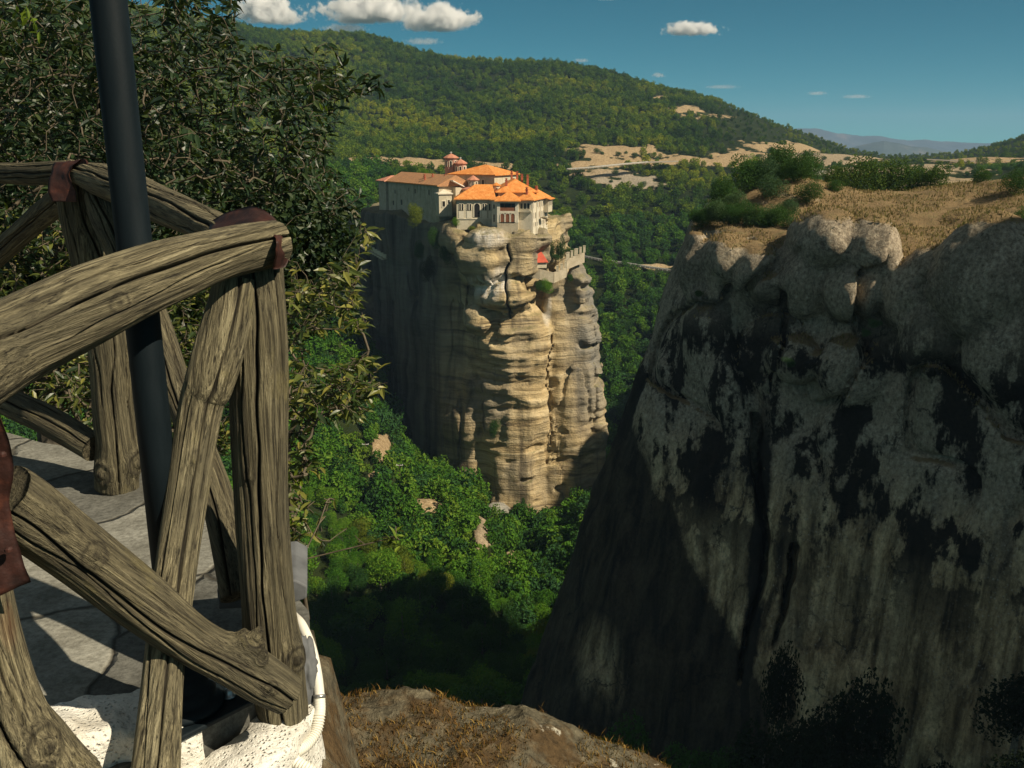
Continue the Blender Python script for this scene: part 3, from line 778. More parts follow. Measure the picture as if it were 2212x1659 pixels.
def gable(L, D, h, ov=.7, th=.35):
    m = MB(); a0, a1, b0, b1 = -ov, L+ov, -ov, D+ov
    return m.add([(a0,b0,-th),(a1,b0,-th),(a1,b1,-th),(a0,b1,-th),(a0,b0,0),(a1,b0,0),(a1,b1,0),(a0,b1,0),(a0,D/2,h),(a1,D/2,h)],
                 [(3,2,1,0),(0,1,5,4),(2,3,7,6),(4,5,9,8),(6,7,8,9),(0,4,8,7,3),(1,2,6,9,5)])

def arch_prof(w, h, arch, n=7):
    if not arch: return [(-w/2, 0), (w/2, 0), (w/2, h), (-w/2, h)]
    r = w/2
    return [(-r, 0), (r, 0)] + [(r*math.cos(t), h-r+r*math.sin(t)) for t in np.linspace(0, math.pi, n)]

def window(par, x, z, w, h, arch=False, y=0.0, rz=0.0, fm='frame', pane='dark', fw=.28, X=None):
    """frame with a recessed dark pane on a facade; placed at facade position (x, y)"""
    f = MB(); po = arch_prof(w+2*fw, h+fw*(1 if arch else 2), arch); pi_ = arch_prof(w, h, arch)
    if not arch: po = [(a, b-fw) for a, b in po]
    n = len(po)
    V = [(a, -.16, b) for a, b in po] + [(a, -.16, b) for a, b in pi_] + [(a, .12, b) for a, b in po] + [(a, .12, b) for a, b in pi_]
    F = []
    for i in range(n):
        j = (i+1) % n
        F += [(i, j, n+j, n+i), (n+i, n+j, 3*n+j, 3*n+i), (i, 2*n+i, 2*n+j, j)]
    f.add(V, F)
    fo = f.build('window', M[fm], par, loc=(x, y, z), rz=rz)
    MB().prism(pi_, -.05, .06).build('pane', M[pane], fo)
    return fo

def chimney(roof, x, y, z, h=2.2, w=.9):
    w *= .72
    m = MB().box(-w/2, -w/2, -1.2, w/2, w/2, h).box(-w*.68, -w*.68, h+.002, w*.68, w*.68, h+.22).box(-w*.38, -w*.38, h+.222, w*.38, w*.38, h+.7).box(-w*.55, -w*.55, h+.702, w*.55, w*.55, h+.9)
    return m.build('chimney', M['chim'], roof, loc=(x, y, z))

GRP = 'monastery buildings on the rock pillar'
# long old west wing
P0, P1 = at(838, 389.5, 388), at(948, 404, 348)
L, rz = fr(P0, P1); ze = -14.6
wing = thing('monastery_wing', (P0[0], P0[1], ze), 'long old grey stone wing with weathered tile roof and bare shaded wall', 'building', GRP, rz)
m = MB().box(0, 0, -15, L, 12.5, 0); m.build('wall', M['wallA'], wing)
MB().add([(L-.02,0,0),(L-.02,12.5,0),(L-.02,6.25,3.2),(L-.5,0,0),(L-.5,12.5,0),(L-.5,6.25,3.2)], [(0,1,2),(3,5,4),(0,2,5,3),(1,4,5,2)]).build('gable', M['wallW'], wing)
rf = gable(L, 12.5, 3.5, .9).build('roof', M['tileold'], wing)
MB().box(-.9, -1.02, -.32, L+.9, -.902, .10).build('eave', M['tile'], rf)
for x, y, h in ((L*.60, 3.0, 1.6), (L*.70, 4.2, 1.9), (L*.66, 1.9, 1.5), (L*.86, 5.6, 1.7)): chimney(rf, x, y, .9, h, .7)
for x, z, w, h in ((7, -4.5, .9, 1.4), (13, -8.5, 1.5, 2.0), (26, -3.6, .9, 1.6), (38, -3.6, .9, 1.8), (20, -3.0, .7, 1.1), (5, -9, 1.3, 1.7)): window(wing, x, z, w, h, fm='wallA', fw=.12)
ann = thing('annex', (P0[0]-4.6, P0[1]+6.4, ze+.1), 'low end block of the old wing with a faded pinkish hipped roof', 'building', GRP, rz)
MB().box(0, 0, -14, 7.2, 12, 0).build('wall', M['wallA'], ann)
hip(7.2, 12, 1.9, .9, rx=(4, 8)).build('roof', M['tilepink'], ann)
# pale sheet roofed gable block at the end of the wing
P0, P1 = at(985, 398, 349), at(1008, 400, 352)
L, rz = fr(P0, P1)
gb = thing('gable_block', (P0[0]-.2, P0[1]+.4, -15.4), 'small block with a pale whitish sheet roof beside the old wing', 'building', GRP, rz)
MB().box(0, 0, -9, 5.0, 8, 0).build('wall', M['wallC'], gb)
MB().add([(-1.6,-.8,2.6),(5.6,-.6,-.5),(5.6,8.5,-.5),(-1.6,8.5,2.6),(-1.6,-.8,2.3),(5.6,-.6,-.8),(5.6,8.5,-.8),(-1.6,8.5,2.3)], [(0,1,2,3),(7,6,5,4),(0,4,5,1),(1,5,6,2),(2,6,7,3),(3,7,4,0)]).build('roof', M['whiteroof'], gb)
# stepped porch block in front of the gable
P0, P1 = at(948, 418, 345.5), at(976, 416, 347)
L, rz = fr(P0, P1)
pb = thing('porch_block', (P0[0], P0[1], P0[2]), 'low stone porch block under the gable of the old wing', 'building', GRP, rz)
MB().box(0, 0, -8, L, 5, 0).build('wall', M['wallC'], pb)
hip(L, 5, 1.3, .4).build('roof', M['wallW'], pb)
window(pb, L*.35, -4.6, 1.0, 1.9); window(pb, L*.75, -3.6, .7, 1.3)
# church roof and its two domed drums
P0, P1 = at(972, 375, 368), at(1068, 380, 358)
L, rz = fr(P0, P1)
ch = thing('church', (P0[0], P0[1], -11.2), 'church block with a broad bright orange hipped roof at the back of the monastery', 'church', GRP, rz)
MB().box(0, 0, -16, L, 16, 0).build('wall', M['wallC'], ch)
rf = hip(L, 16, 3.3, .9, ridge=(L*.52, L*.58)).build('roof', M['tile'], ch)
for s in range(4): window(ch, L*(.15+.2*s), -3.6, .9, 1.8, True)
def drum(name, px, py_top, Y, r, zb, label, n=8):
    z_e = at(px, py_top, Y)[2]
    o = thing(name, (*at(px, py_top, Y)[:2], z_e), label, 'dome', 'domed drums of the church')
    MB().lathe([(r, zb-z_e), (r, 0)], n, ph=.39).build('wall', M['pinkbrick'], o)
    MB().lathe([(r*1.22, 0), (r*1.25, .25), (r*.75, 1.0), (.15, 1.75)], n, ph=.39).build('roof', M['tilepink'], o)
    MB().lathe([(.12, 1.6), (.12, 2.5)], 6).box(-.45, -.08, 2.1, .45, .08, 2.26).build('cross', M['rail'], o)
    for k in range(n):
        t = .39 + math.pi/n + 2*math.pi*k/n
        if math.sin(t) < .3: window(o, (r*math.cos(math.pi/n)+.02)*math.cos(t), -3.1, .75, 2.2, True, (r*math.cos(math.pi/n)+.02)*math.sin(t), t+math.pi/2, fw=.2)
drum('church_drum', 974.5, 342, 374, 2.5, -14, 'taller pink brick drum with conical tiled cap on the church')
drum('church_drum', 995, 354, 371, 2.2, -14, 'shorter pink brick drum beside the taller one on the church')
# small cupola chapel in the middle
c = at(1022, 389, 352)
cu = thing('cupola_chapel', (c[0], c[1], c[2]), 'small round chapel with a many sided cupola and conical tiled cap', 'chapel', GRP)
MB().lathe([(3.9, -12), (3.9, -3.4)], 14).build('wall', M['wallC'], cu)
MB().lathe([(4.3, -3.398), (4.3, -3.1), (2.2, -2.3)], 14).build('roof', M['tilepink'], cu)
MB().lathe([(1.85, -2.6), (1.85, 0)], 8, ph=.39).build('drum', M['wallC'], cu)
MB().lathe([(2.4, .002), (2.4, .2), (.1, 1.7)], 8, ph=.39).build('cap', M['tilepink'], cu)
for k in range(5, 8):
    t = .39 + math.pi/8 + 2*math.pi*k/8 - math.pi/4
    window(cu, 1.73*math.cos(t), -1.9, .55, 1.4, True, 1.73*math.sin(t), t+math.pi/2, fw=.12)
# front wing with arched windows
P0, P1 = at(986, 427.5, 337), at(1066, 430.5, 337.5)
L, rz = fr(P0, P1); ze = -18.6
fw_ = thing('front_wing', (P0[0], P0[1], ze), 'cream front wing with a row of five framed windows and orange hipped roof', 'building', GRP, rz)
MB().box(0, 0, -10.5, L, 11, 0).build('wall', M['wallC'], fw_)
rf = hip(L, 11, 4.6, .9, ridge=(L*.50, L*.98)).build('roof', M['tile'], fw_)
for x, w, a in ((1.6, 1.4, 0), (4.3, 1.4, 0), (7.0, 2.0, 1), (9.6, 1.4, 0), (11.8, 1.3, 0)):
    if a: window(fw_, x, -6.2, 1.9, 4.6, True, fw=.35)
    else:
        for s in (-.42, .42): window(fw_, x+s, -3.9, .55, 2.2, True, fw=.16)
        MB().box(-.85, -.12, 0, .85, .1, 2.4).build('panel', M['frame'], fw_, loc=(x, 0, -6.6))
MB().box(-.15, -.22, -6.95, L*.98, -.001, -6.7).build('string_course', M['frame'], fw_)
MB().box(-.3, -.3, -.45, L, -.001, -.36).build('cornice', M['frame'], fw_)
# balcony tower
P0, P1 = at(1074, 433, 332), at(1119, 433, 331.5)
L, rz = fr(P0, P1); ze = -18.9
tw = thing('balcony_tower', (P0[0], P0[1], ze), 'projecting tower with a wooden balcony above three arches over rough stone', 'tower', GRP, rz)
MB().box(0, .0, -13.8, L, 13, -7.4).build('base', M['wallA'], tw)
MB().box(-.05, -.06, -7.398, .95, 12.9, -.001).box(L-.95, -.06, -7.398, L+.05, 12.9, -.001).box(.952, 1.6, -7.398, L-.952, 12.8, -.001).box(.952, -.04, -4.2, L-.952, 1.598, -3.5).box(.952, -.04, -.9, L-.952, 1.598, -.001).build('wall', M['wallW'], tw)
xs = np.linspace(1.75, L-1.75, 3)
for x in xs: window(tw, x, -7.2, 1.25, 2.9, True, -.05, fm='wallW', pane='timber', fw=.22)
MB().box(.952, .1, -3.498, L-.952, .25, -2.3).build('balcony_rail', M['timber'], tw)
for x in (.952, L*.33, L*.66, L-1.1): MB().box(x, .26, -3.49, x+.14, .4, -.91).build('balcony_post', M['timber'], tw)
MB().box(1.0, 1.4, -3.4, L-1.0, 1.59, -.95).build('balcony_opening', M['dark'], tw)
rf = hip(L, 9, 2.9, .9, rx=(4.0, 6.0)).build('roof', M['tile'], tw)
window(tw, L*.48, -12.8, .8, .9, True, fw=.12)
# narrow stair block left of the tower
P0, P1 = at(1062, 434, 335), at(1074, 434, 334)
L, rz = fr(P0, P1)
sb = thing('buttress_block', (P0[0], P0[1], -18.8), 'narrow rendered block between the front wing and the balcony tower', 'building', GRP, rz)
MB().box(0, 0, -12.4, L+.2, 6, 0).build('wall', M['wallW'], sb)
hip(L+.2, 6, 1.2, .5).build('roof', M['tile'], sb)
window(sb, L*.45, -7.5, .5, 2.6, fw=.1); window(sb, L*.45, -3.0, .5, 1.4, fw=.1)
# right wing: front gallery, tall lit side
P0, P1 = at(1119, 432, 334), at(1148, 430, 332)
L, rz = fr(P0, P1); ze = -18.7
rw = thing('right_wing', (P0[0], P0[1], ze), 'tall right wing with a sunlit windowed side and oriel under orange roofs', 'building', GRP, -.28)
D = 22.0
MB().box(0, 0, -12, L, D, 0).build('wall', M['wallW'], rw)
rf = hip(L, D, 2.6, .9, rx=(4.5, D-4)).build('roof', M['tile'], rw)
for x in (L*.25, L*.5, L*.75): window(rw, x, -3.1, .85, 1.9, fw=.14)
MB().box(.2, -.75, -4.2, L-.2, -.001, -3.6).build('balcony', M['wallC'], rw)
for i, y in enumerate(np.linspace(1.6, D-2, 8)):
    for z, h, a in ((-3.0, 1.9, 0), (-6.4, 2.0, 1), (-9.3, 1.5, 0)):
        if (i*3 + int(z)) % 5: window(rw, L, z, .85, h, bool(a), y, math.pi/2, fw=.22, fm='frame', pane='timber' if (i+int(z)) % 3 == 0 else 'dark')
for y in (0.15, 5.2, 10.4, 15.6): MB().box(L+.001, y, -11.9, L+.35, y+.6, -.4).build('pilaster', M['frame'], rw)
window(rw, L, -11.9, 1.8, 2.6, True, 6.0, math.pi/2)
orl = MB().box(L+.001, D-6.5, -5.2, L+1.8, D-.5, -.36).build('oriel', M['wallC'], rw)
for y in (D-5.6, D-4.2, D-2.8, D-1.4): window(rw, L+1.8, -2.9, .8, 1.7, False, y, math.pi/2, fw=.12)
MB().add([(L-.3, D-7.2, .25), (L+2.6, D-7.2, -.55), (L+2.6, D+.4, -.55), (L-.3, D+.4, .25), (L-.3, D-7.2, .0), (L+2.6, D-7.2, -.8), (L+2.6, D+.4, -.8), (L-.3, D+.4, .0)], [(0,1,2,3),(7,6,5,4),(0,4,5,1),(1,5,6,2),(2,6,7,3),(3,7,4,0)]).build('oriel_roof', M['tile'], rw)
for y, x in ((2.6, L*.48), (12.5, L*.62), (15.5, L*.5)): chimney(rf, x, y, 1.6, 1.5, .95)
# upper main roof behind the tower
P0, P1 = at(1092, 414, 340), at(1122, 413, 340)
uw = thing('upper_block', (P0[0]-2.5, P0[1], -16.4), 'upper block with big bright orange hipped roof and red brick chimneys', 'building', GRP, .10)
MB().box(0, 0, -9, 13, 18, 0).build('wall', M['wallC'], uw)
rf = hip(13, 18, 4.2, .9, rx=(5.5, 13)).build('roof', M['tile'], uw)
for x, y, z, h in ((3.0, 2.2, 1.0, 2.6), (11.0, 7.0, 2.0, 2.6), (9.2, 9.0, 2.6, 2.2), (6.0, 13.8, 3.6, 2.2), (8.0, 14.0, 3.4, 2.2)): chimney(rf, x, y, z, h, 1.0)
lg = at(1072, 401, 346)
dv = thing('dormer_lantern', (lg[0], lg[1], lg[2]), 'tiny roof lantern with a tiled cap beside the upper block', 'lantern')
MB().lathe([(1.3, -4), (1.3, 0)], 8).build('wall', M['wallC'], dv)
MB().lathe([(1.7, .002), (1.7, .15), (.1, 1.1)], 8).build('roof', M['tile'], dv)
# red tin roofed shed on the lower terrace
P0, P1 = at(1141, 566, 336.5), at(1181, 568, 338)
L, rz = fr(P0, P1)
sh = thing('shed', (P0[0], P0[1], P0[2]), 'low shed with a red tin lean-to roof below the monastery', 'shed', None, rz)
MB().box(0, 0, -2.2, L, 4.5, 0).build('wall', M['wallC'], sh)
MB().add([(-.4,-.6,-.1),(L+.4,-.6,-.1),(L-.6,5,2.9),(.6,5,2.9),(-.4,-.6,-.3),(L+.4,-.6,-.3),(L-.6,5,2.7),(.6,5,2.7)], [(0,1,2,3),(7,6,5,4),(0,4,5,1),(1,5,6,2),(2,6,7,3),(3,7,4,0)]).build('roof', M['tin'], sh)
# crenellated terrace wall
cw = thing('terrace_wall', at(1196, 590, 342), 'pale crenellated terrace wall around the edge of the lower rock', 'wall')
pl = np.array([at(1140, 574, 338), at(1165, 581, 337.5), at(1196, 589, 338), at(1222, 577, 341), at(1225, 560, 343), at(1243, 552, 344.5), at(1262, 545, 346)])
root = np.array(cw.location)
def wall_run(mb, a, b, h, th=.6, dz=0.0):
    a, b = np.array(a), np.array(b); d = b-a; d[2] = 0; d /= np.linalg.norm(d); nrm = np.array([-d[1], d[0], 0])*th/2
    V = [a+nrm, b+nrm, b-nrm, a-nrm]; V = [v+[0,0,dz] for v in V]
    mb.add([v for v in V] + [v+[0,0,h] for v in V], [(0,1,2,3),(7,6,5,4),(0,4,5,1),(1,5,6,2),(2,6,7,3),(3,7,4,0)])
mb = MB()
for a, b in zip(pl[:-1], pl[1:]): wall_run(mb, a-root, b-root, 3.6, .7, -3.6)
mb.build('wall', M['wallA'], cw)
def merlon(p, h=1.5):
    mb = MB().box(-.42, -.42, -.01, .42, .42, h).box(-.5, -.5, h+.001, .5, .5, h+.15)
    mb.build('merlon', M['wallC'], cw, loc=p-root)
for t in np.linspace(.3, 1, 3): merlon(pl[2]*(1-t)+pl[3]*t, 1.7)
for a, b, n in ((3, 4, 2), (4, 5, 3), (5, 6, 3)):
    for t in np.linspace(.15, 1, n): merlon(pl[a]*(1-t)+pl[b]*t, 2.2)
# stair bridge on the left
st = thing('stair_bridge', at(805, 545, 372), 'stone stair with pale parapet climbing to the dark left side of the rock', 'stairs')
root = np.array(st.location)
a = at(775, 527, 374)-root; b = at(832, 560, 366)-root
mb = MB()
for i in range(12):
    p, q = a+(b-a)*i/12, a+(b-a)*(i+1)/12; q = q.copy(); q[2] = p[2]
    wall_run(mb, p, q, .55+2.2*(i % 1), 2.2, -.6)
mb.build('steps', M['wallA'], st)
mb = MB()
for i in range(9):
    p, q = a+(b-a)*i/9, a+(b-a)*(i+1)/9; q = q.copy(); q[2] = p[2]
    wall_run(mb, p+[.6,-1.2,0], q+[.6,-1.2,0], 1.5, .35, -.1)
mb.build('parapet', M['wallC'], st)

# ------------------------------------------------------------------ roads, guard rails, masts, cable
def ribbon(name, pts, w, mat, label, cat, kind=None, th=.25):
    P = spline(pts, len(pts)*8); T = np.gradient(P, axis=0); T[:, 2] = 0; T /= np.linalg.norm(T, axis=1)[:, None]
    Nn = np.stack([-T[:, 1], T[:, 0], 0*T[:, 0]], 1)*w/2
    V = np.vstack([P-Nn, P+Nn, P-Nn-[0,0,th*4], P+Nn-[0,0,th*4]]); n = len(P); i = np.arange(n-1)
    F = np.vstack([np.stack([i, i+1, n+i+1, n+i], 1), np.stack([2*n+i, 2*n+i+1, i+1, i], 1), np.stack([n+i, n+i+1, 3*n+i+1, 3*n+i], 1)])
    return tag(obj_np(name, V, [F], mat), label, cat, kind=kind)
def gpt(px, py, Y, up=.3):
    p = at(px, py, Y); p[2] = max(p[2], float(zground(p[0], p[1])[0]) + up); return p
ribbon('road', [gpt(*q, .5) for q in ((1225,364,778),(1270,361,782),(1320,356,792),(1360,352,802),(1400,349,815),(1460,347,830))], 7, M['road'], 'pale road along the foot of the wooded hill', 'road', 'structure')
ribbon('road', [gpt(*q, .5) for q in ((1262,552,622),(1300,560,617),(1350,567,613),(1400,575,610),(1450,582,606))], 4, M['asphalt'], 'valley road between the monastery rock and the cliff', 'road', 'structure')
ribbon('road', [gpt(*q, .5) for q in ((1600,341,900),(1660,338,905),(1720,336,905),(1800,340,890))], 6, M['road'], 'bright dusty road over the saddle', 'road', 'structure')
ribbon('road', [gpt(*q, .5) for q in ((2000,343,800),(2100,347,795),(2212,347,800),(2300,345,800))], 6, M['road'], 'grey road crossing the slope at the far right', 'road', 'structure')
def guard(pts, label):
    P = spline(pts, 40); o = thing('guard_rail', P[0], label, 'guard rail'); r = np.array(o.location)
    mb = MB()
    for a, b in zip(P[:-1], P[1:]): wall_run(mb, a-r, b-r, .34, .12, .5)
    mb.build('rail', M['rail'], o)
    pm = MB()
    for p in P[::2]: q = p-r; pm.box(q[0]-.12, q[1]+.12, q[2]-.6, q[0]+.12, q[1]+.3, q[2]+.95)
    pm.build('post', M['rail'], o)
guard([gpt(*q, .9) for q in ((1225,366,770),(1270,363,774),(1320,358,784),(1360,354,794),(1400,351,807))], 'white guard rail along the upper road below the bare slope')
guard([gpt(*q, .9) for q in ((1265,555,614),(1300,562,610),(1350,569,606),(1400,577,603),(1446,584,600))], 'white guard rail beside the valley road behind the rock pillar')
def mast(px, py, Y, h, label):
    p = at(px, py, Y); g = float(zground(p[0], p[1])[0]); h = p[2]-g+.2
    o = thing('utility_pole', (p[0], p[1], g), label, 'utility pole', 'utility poles on the ravine slope')
    MB().lathe([(.16, -.5), (.11, h)], 8).build('pole', M['polewood'], o)
    MB().box(-1.1, -.07, h-.6, 1.1, .07, h-.42).build('crossarm', M['rail'], o)
    for x in (-.95, .95): MB().lathe([(.09, h-.42), (.09, h-.15), (.04, h-.1)], 6, (x, 0, 0)).build('insulator', M['rail'], o)
mast(863, 1003, 297, 9, 'utility pole with crossarm above the bare earth patch')
mast(789, 958, 303, 9, 'utility pole among dark trees left of the rock pillar')
# ------------------------------------------------------------------ log railing, lamp post, path
fence = thing('log_railing', (-.41, 1.86, -1.17), 'rustic grey log railing with forked braces along the stone path', 'railing')
FR = np.array(fence.location)

def W3(px, py, Y): return at(px, py, Y)

def log(pts, mat, seed, cracks=4, name='rail', nth=144, step=.0055, label=None, knots=(), flare=None, grain=1.0):
    """pts: rows (px, py, range, radius)"""
    Q = np.array([[*at(a, b, Y), r] for a, b, Y, r in pts])
    a, b = Q[0, :3], Q[-1, :3]; L = np.linalg.norm(b-a); zax = (b-a)/L
    xax = np.cross(zax, [0, 1, 0]); xax /= np.linalg.norm(xax); yax = np.cross(zax, xax)
    R3 = np.stack([xax, yax, zax], 1)
    ns = max(24, int(L/step)); C = spline(np.hstack([(Q[:, :3]-a) @ R3, Q[:, 3:]]), ns)
    s = C[:, 2]; T, N, B = frames(C[:, :3])
    t = np.arange(nth)*2*math.pi/nth; S_, T_ = np.meshgrid(s, t, indexing='ij'); Rr = C[:, 3][:, None]
    cx, cy = np.cos(T_), np.sin(T_)
    d = .07*pn(cx*.9+seed, cy*.9, S_*2.2) + .05*pn(cx*2.2+seed, cy*2.2, S_*5)
    d += grain*(.022*pn(cx*7+seed, cy*7, S_*3.0) + .012*pn(cx*16+seed, cy*16, S_*5.0))
    cm = np.zeros_like(d); rs = np.random.default_rng(int(seed*100)+5)
    mid = a + R3 @ C[ns//2, :3]; vc = R3.T @ (-mid); vc /= np.linalg.norm(vc); face = math.atan2(vc.dot(B[ns//2]), vc.dot(N[ns//2]))
    for k in range(cracks):
        th0 = rs.uniform(0, 2*math.pi); s0 = rs.uniform(-.1, .7)*L; s1 = s0 + rs.uniform(.25, .8)*L
        big = k < 3
        if big: th0 = face + (.08, .62, -.70)[k] + rs.normal(0, .12); s0, s1 = ((-.3*L, 1.3*L), (rs.uniform(-.1, .3)*L, rs.uniform(.7, 1.2)*L), (rs.uniform(-.2, .4)*L, rs.uniform(.6, 1.2)*L))[k]
        thc = th0 + .35*pn(S_[:, :1]*2.4, k*3.1+seed, 0) + .10*pn(S_[:, :1]*9, k*7.7, seed)
        dt = np.abs((T_-thc+math.pi) % (2*math.pi) - math.pi)*Rr
        w = ((.0042, .0024, .0018)[k] if k < 3 else rs.uniform(.0012, .0028))*(.6+.5*pn(S_[:, :1]*6, k, seed*2))
        win = sstep(s0, s0+.12*L, S_)*(1-sstep(s1-.12*L, s1, S_))
        g = np.exp(-(dt/np.maximum(w, .0010))**2)*win
        d -= g*(rs.uniform(.22, .36) if big else rs.uniform(.10, .25)); cm = np.maximum(cm, g)
    ref = R3.T @ (np.array([0, 0, 1.0]) if abs(zax[2]) < .75 else np.array([1.0, 0, 0])); aref = math.atan2(ref.dot(B[ns//2]), ref.dot(N[ns//2])); sg = 1.0 if math.sin(aref-face) > 0 else -1.0
    for ks, kt, kr, kh in knots:
        kt = face + sg*kt
        dt = ((T_-kt+math.pi) % (2*math.pi) - math.pi)*Rr; q = np.hypot(dt, S_-ks*L)/kr
        d += kh*np.exp(-q**2)/Rr + .35*kh/Rr*np.sin(q*9)*np.exp(-(q/.9)**2); cm = np.maximum(cm, .7*np.exp(-((q-.75)/.12)**2) + .8*np.exp(-(q/.25)**2))
    rad = Rr*(1+d)
    V = C[:, None, :3] + N[:, None]*(rad*cx)[..., None] + B[:, None]*(rad*cy)[..., None]
    V = V.reshape(-1, 3); i = np.arange(ns-1)[:, None]*nth; k = np.arange(nth)[None]; k1 = (k+1) % nth
    F = np.stack([i+k, i+k1, i+nth+k1, i+nth+k], -1).reshape(-1, 4)
    # rough sawn ends
    caps = []; fac = []
    cr_at = cm.ravel()
    for e, base in ((0, 0), (ns-1, (ns-1)*nth)):
        prev = base + np.arange(nth); c0 = C[e, :3]
        for q in (.7, .4, .12):
            ring = c0 + (V[base:base+nth]-c0)*q; ring[:, 2] += .004*pn(np.cos(t)*3*q+seed, np.sin(t)*3*q, e)*1.0 + (.006*(1-q))*(-1 if e == 0 else 1)*.5
            st = len(V); V = np.vstack([V, ring]); cr_at = np.concatenate([cr_at, np.full(nth, .25)])
            cur = st + np.arange(nth); F = np.vstack([F, np.stack([prev, np.roll(prev, -1), np.roll(cur, -1), cur], 1)]); prev = cur
        fac.append(prev)
    me = mesh_np(name, V, [F] + [f[None] for f in fac], M[mat], attrs={'crack': np.clip(cr_at, 0, 1)})
    o = link(bpy.data.objects.new(name, me), fence)
    Mx = Matrix([list(R3[0])+[0], list(R3[1])+[0], list(R3[2])+[0], [0, 0, 0, 1]]); Mx.translation = Vector(a-FR)
    o.matrix_basis = Mx
    if label: o['label'] = label
    return o

pi = math.pi
log([(-130,815,1.40,.082),(0,752,1.50,.071),(100,700,1.56,.068),(184,659,1.61,.0665),(280,618,1.68,.062),(368,584,1.74,.057),(470,551,1.82,.049),(540,535,1.88,.047),(603,524,1.93,.044)], 'wood', 1.3, 7, 'rail', 200, .0045, knots=((.42, -.3, .022, .002),))
log([(556,540,1.96,.050),(558,590,1.95,.051),(560,720,1.93,.056),(560,881,1.92,.0575),(566,1100,1.90,.056),(580,1300,1.89,.056),(592,1400,1.885,.060),(604,1480,1.88,.056),(622,1610,1.87,.050)], 'wood5', 2.1, 6, 'post', 200, .0045, knots=((.80, .75, .034, .012),(.42, -.4, .016, .003)))
log([(505,600,1.90,.040),(500,650,1.89,.042),(477,745,1.87,.048),(452,830,1.85,.046),(432,890,1.84,.041),(396,1115,1.78,.040),(370,1300,1.71,.039),(350,1490,1.64,.039),(332,1720,1.56,.046)], 'wood2', 3.7, 6, 'brace', 180, .0045, label='pale sunlit brace leaning from the corner post', knots=((.36, .1, .016, .003),))
log([(5,1068,1.50,.055),(40,1092,1.52,.058),(165,1188,1.58,.056),(300,1295,1.63,.055),(410,1380,1.67,.047),(500,1430,1.70,.046),(560,1462,1.725,.048),(622,1500,1.75,.040)], 'wood5', 4.9, 6, 'brace', 180, .0045, label='thick low diagonal brace with a broken knot', knots=((.79, 1.15, .026, .034),(.83, .75, .018, .014),(.90, -.1, .018, .006),(.25, .2, .03, .006)))
log([(-95,1010,1.49,.070),(-82,1200,1.49,.070),(-62,1330,1.49,.070),(-32,1450,1.49,.072),(0,1560,1.49,.078),(35,1640,1.50,.096),(60,1720,1.50,.125)], 'wood4', 5.2, 6, 'post', 180, .0045, label='leaning post with a flared root foot', knots=((.80, .6, .04, .02),(.86, .2, .03, .014)))
log([(162,366,3.10,.043),(164,420,3.11,.056),(178,480,3.12,.064),(205,560,3.13,.072),(235,720,3.15,.072),(246,880,3.17,.070),(252,960,3.18,.070),(252,1052,3.19,.074)], 'wood5', 6.6, 6, 'post', 140, .007, knots=((.93, -.75, .045, .016),(.90, .95, .05, .02)))
log([(150,368,3.10,.034),(175,375,3.06,.036),(230,392,2.92,.050),(290,413,2.74,.050),(355,445,2.55,.048),(420,474,2.35,.043),(480,508,2.15,.041),(545,548,2.00,.040)], 'wood', 7.4, 6, 'rail', 150, .006)
log([(-140,372,3.75,.037),(0,374,3.45,.036),(70,376,3.28,.036),(150,370,3.10,.035)], 'wood3', 8.2, 5, 'rail', 120, .008)
log([(214,425,3.05,.045),(235,470,2.98,.052),(262,530,2.90,.050),(300,620,2.75,.047),(345,730,2.58,.042),(382,838,2.42,.038),(440,990,2.22,.037),(478,1110,2.1,.037),(512,1290,1.98,.036)], 'wood5', 9.1, 5, 'brace', 130, .007)
log([(140,425,3.12,.040),(70,482,3.35,.040),(0,545,3.55,.042),(-120,650,3.85,.042)], 'wood3', 9.8, 4, 'brace', 120, .009)
log([(205,968,3.16,.048),(150,935,3.22,.050),(90,902,3.3,.052),(20,868,3.40,.052),(-110,790,3.6,.05)], 'wood3', 10.7, 4, 'brace', 120, .008)
log([(-60,1075,1.58,.05),(-120,1180,1.42,.05),(-200,1340,1.30,.05)], 'wood3', 11.2, 4, 'brace', 100, .01)

def strap(name, path, half, label):
    """bent steel sheet: path of centre points, half = half-width vectors"""
    P = spline(np.hstack([np.array(path, float), np.array(half, float)]), 40)
    c, hv = P[:, :3], P[:, 3:]
    cols = np.linspace(-1, 1, 9); T = np.gradient(c, axis=0); Nn = np.cross(T, hv); Nn /= np.linalg.norm(Nn, axis=1)[:, None]
    V = []
    for off in (0.0, .0032):
        for q in cols:
            e = .0045*pn(np.arange(40)*.22, q*1.6, 3.3)
            V.append(c + hv*q*(1+.05*pn(np.arange(40)*.3, q, 1.1))[:, None] + Nn*(off + e)[:, None])
    V = np.vstack(V)-FR; n = 40; F = []
    for lay in (0, 9):
        for j in range(8):
            i = np.arange(n-1); F.append(np.stack([(lay+j)*n+i, (lay+j)*n+i+1, (lay+j+1)*n+i+1, (lay+j+1)*n+i], 1))
    i = np.arange(n-1)
    for j in (0, 8): F.append(np.stack([j*n+i, j*n+i+1, (9+j)*n+i+1, (9+j)*n+i], 1))
    j = np.arange(8)
    for q in (0, n-1): F.append(np.stack([j*n+q, (j+1)*n+q, (10+j)*n+q, (9+j)*n+q], 1))
    o = obj_np(name, V, [np.vstack(F)], M['rust'], fence); o['label'] = label; return o
def hv(dx, dy, dz): return (dx, dy, dz)
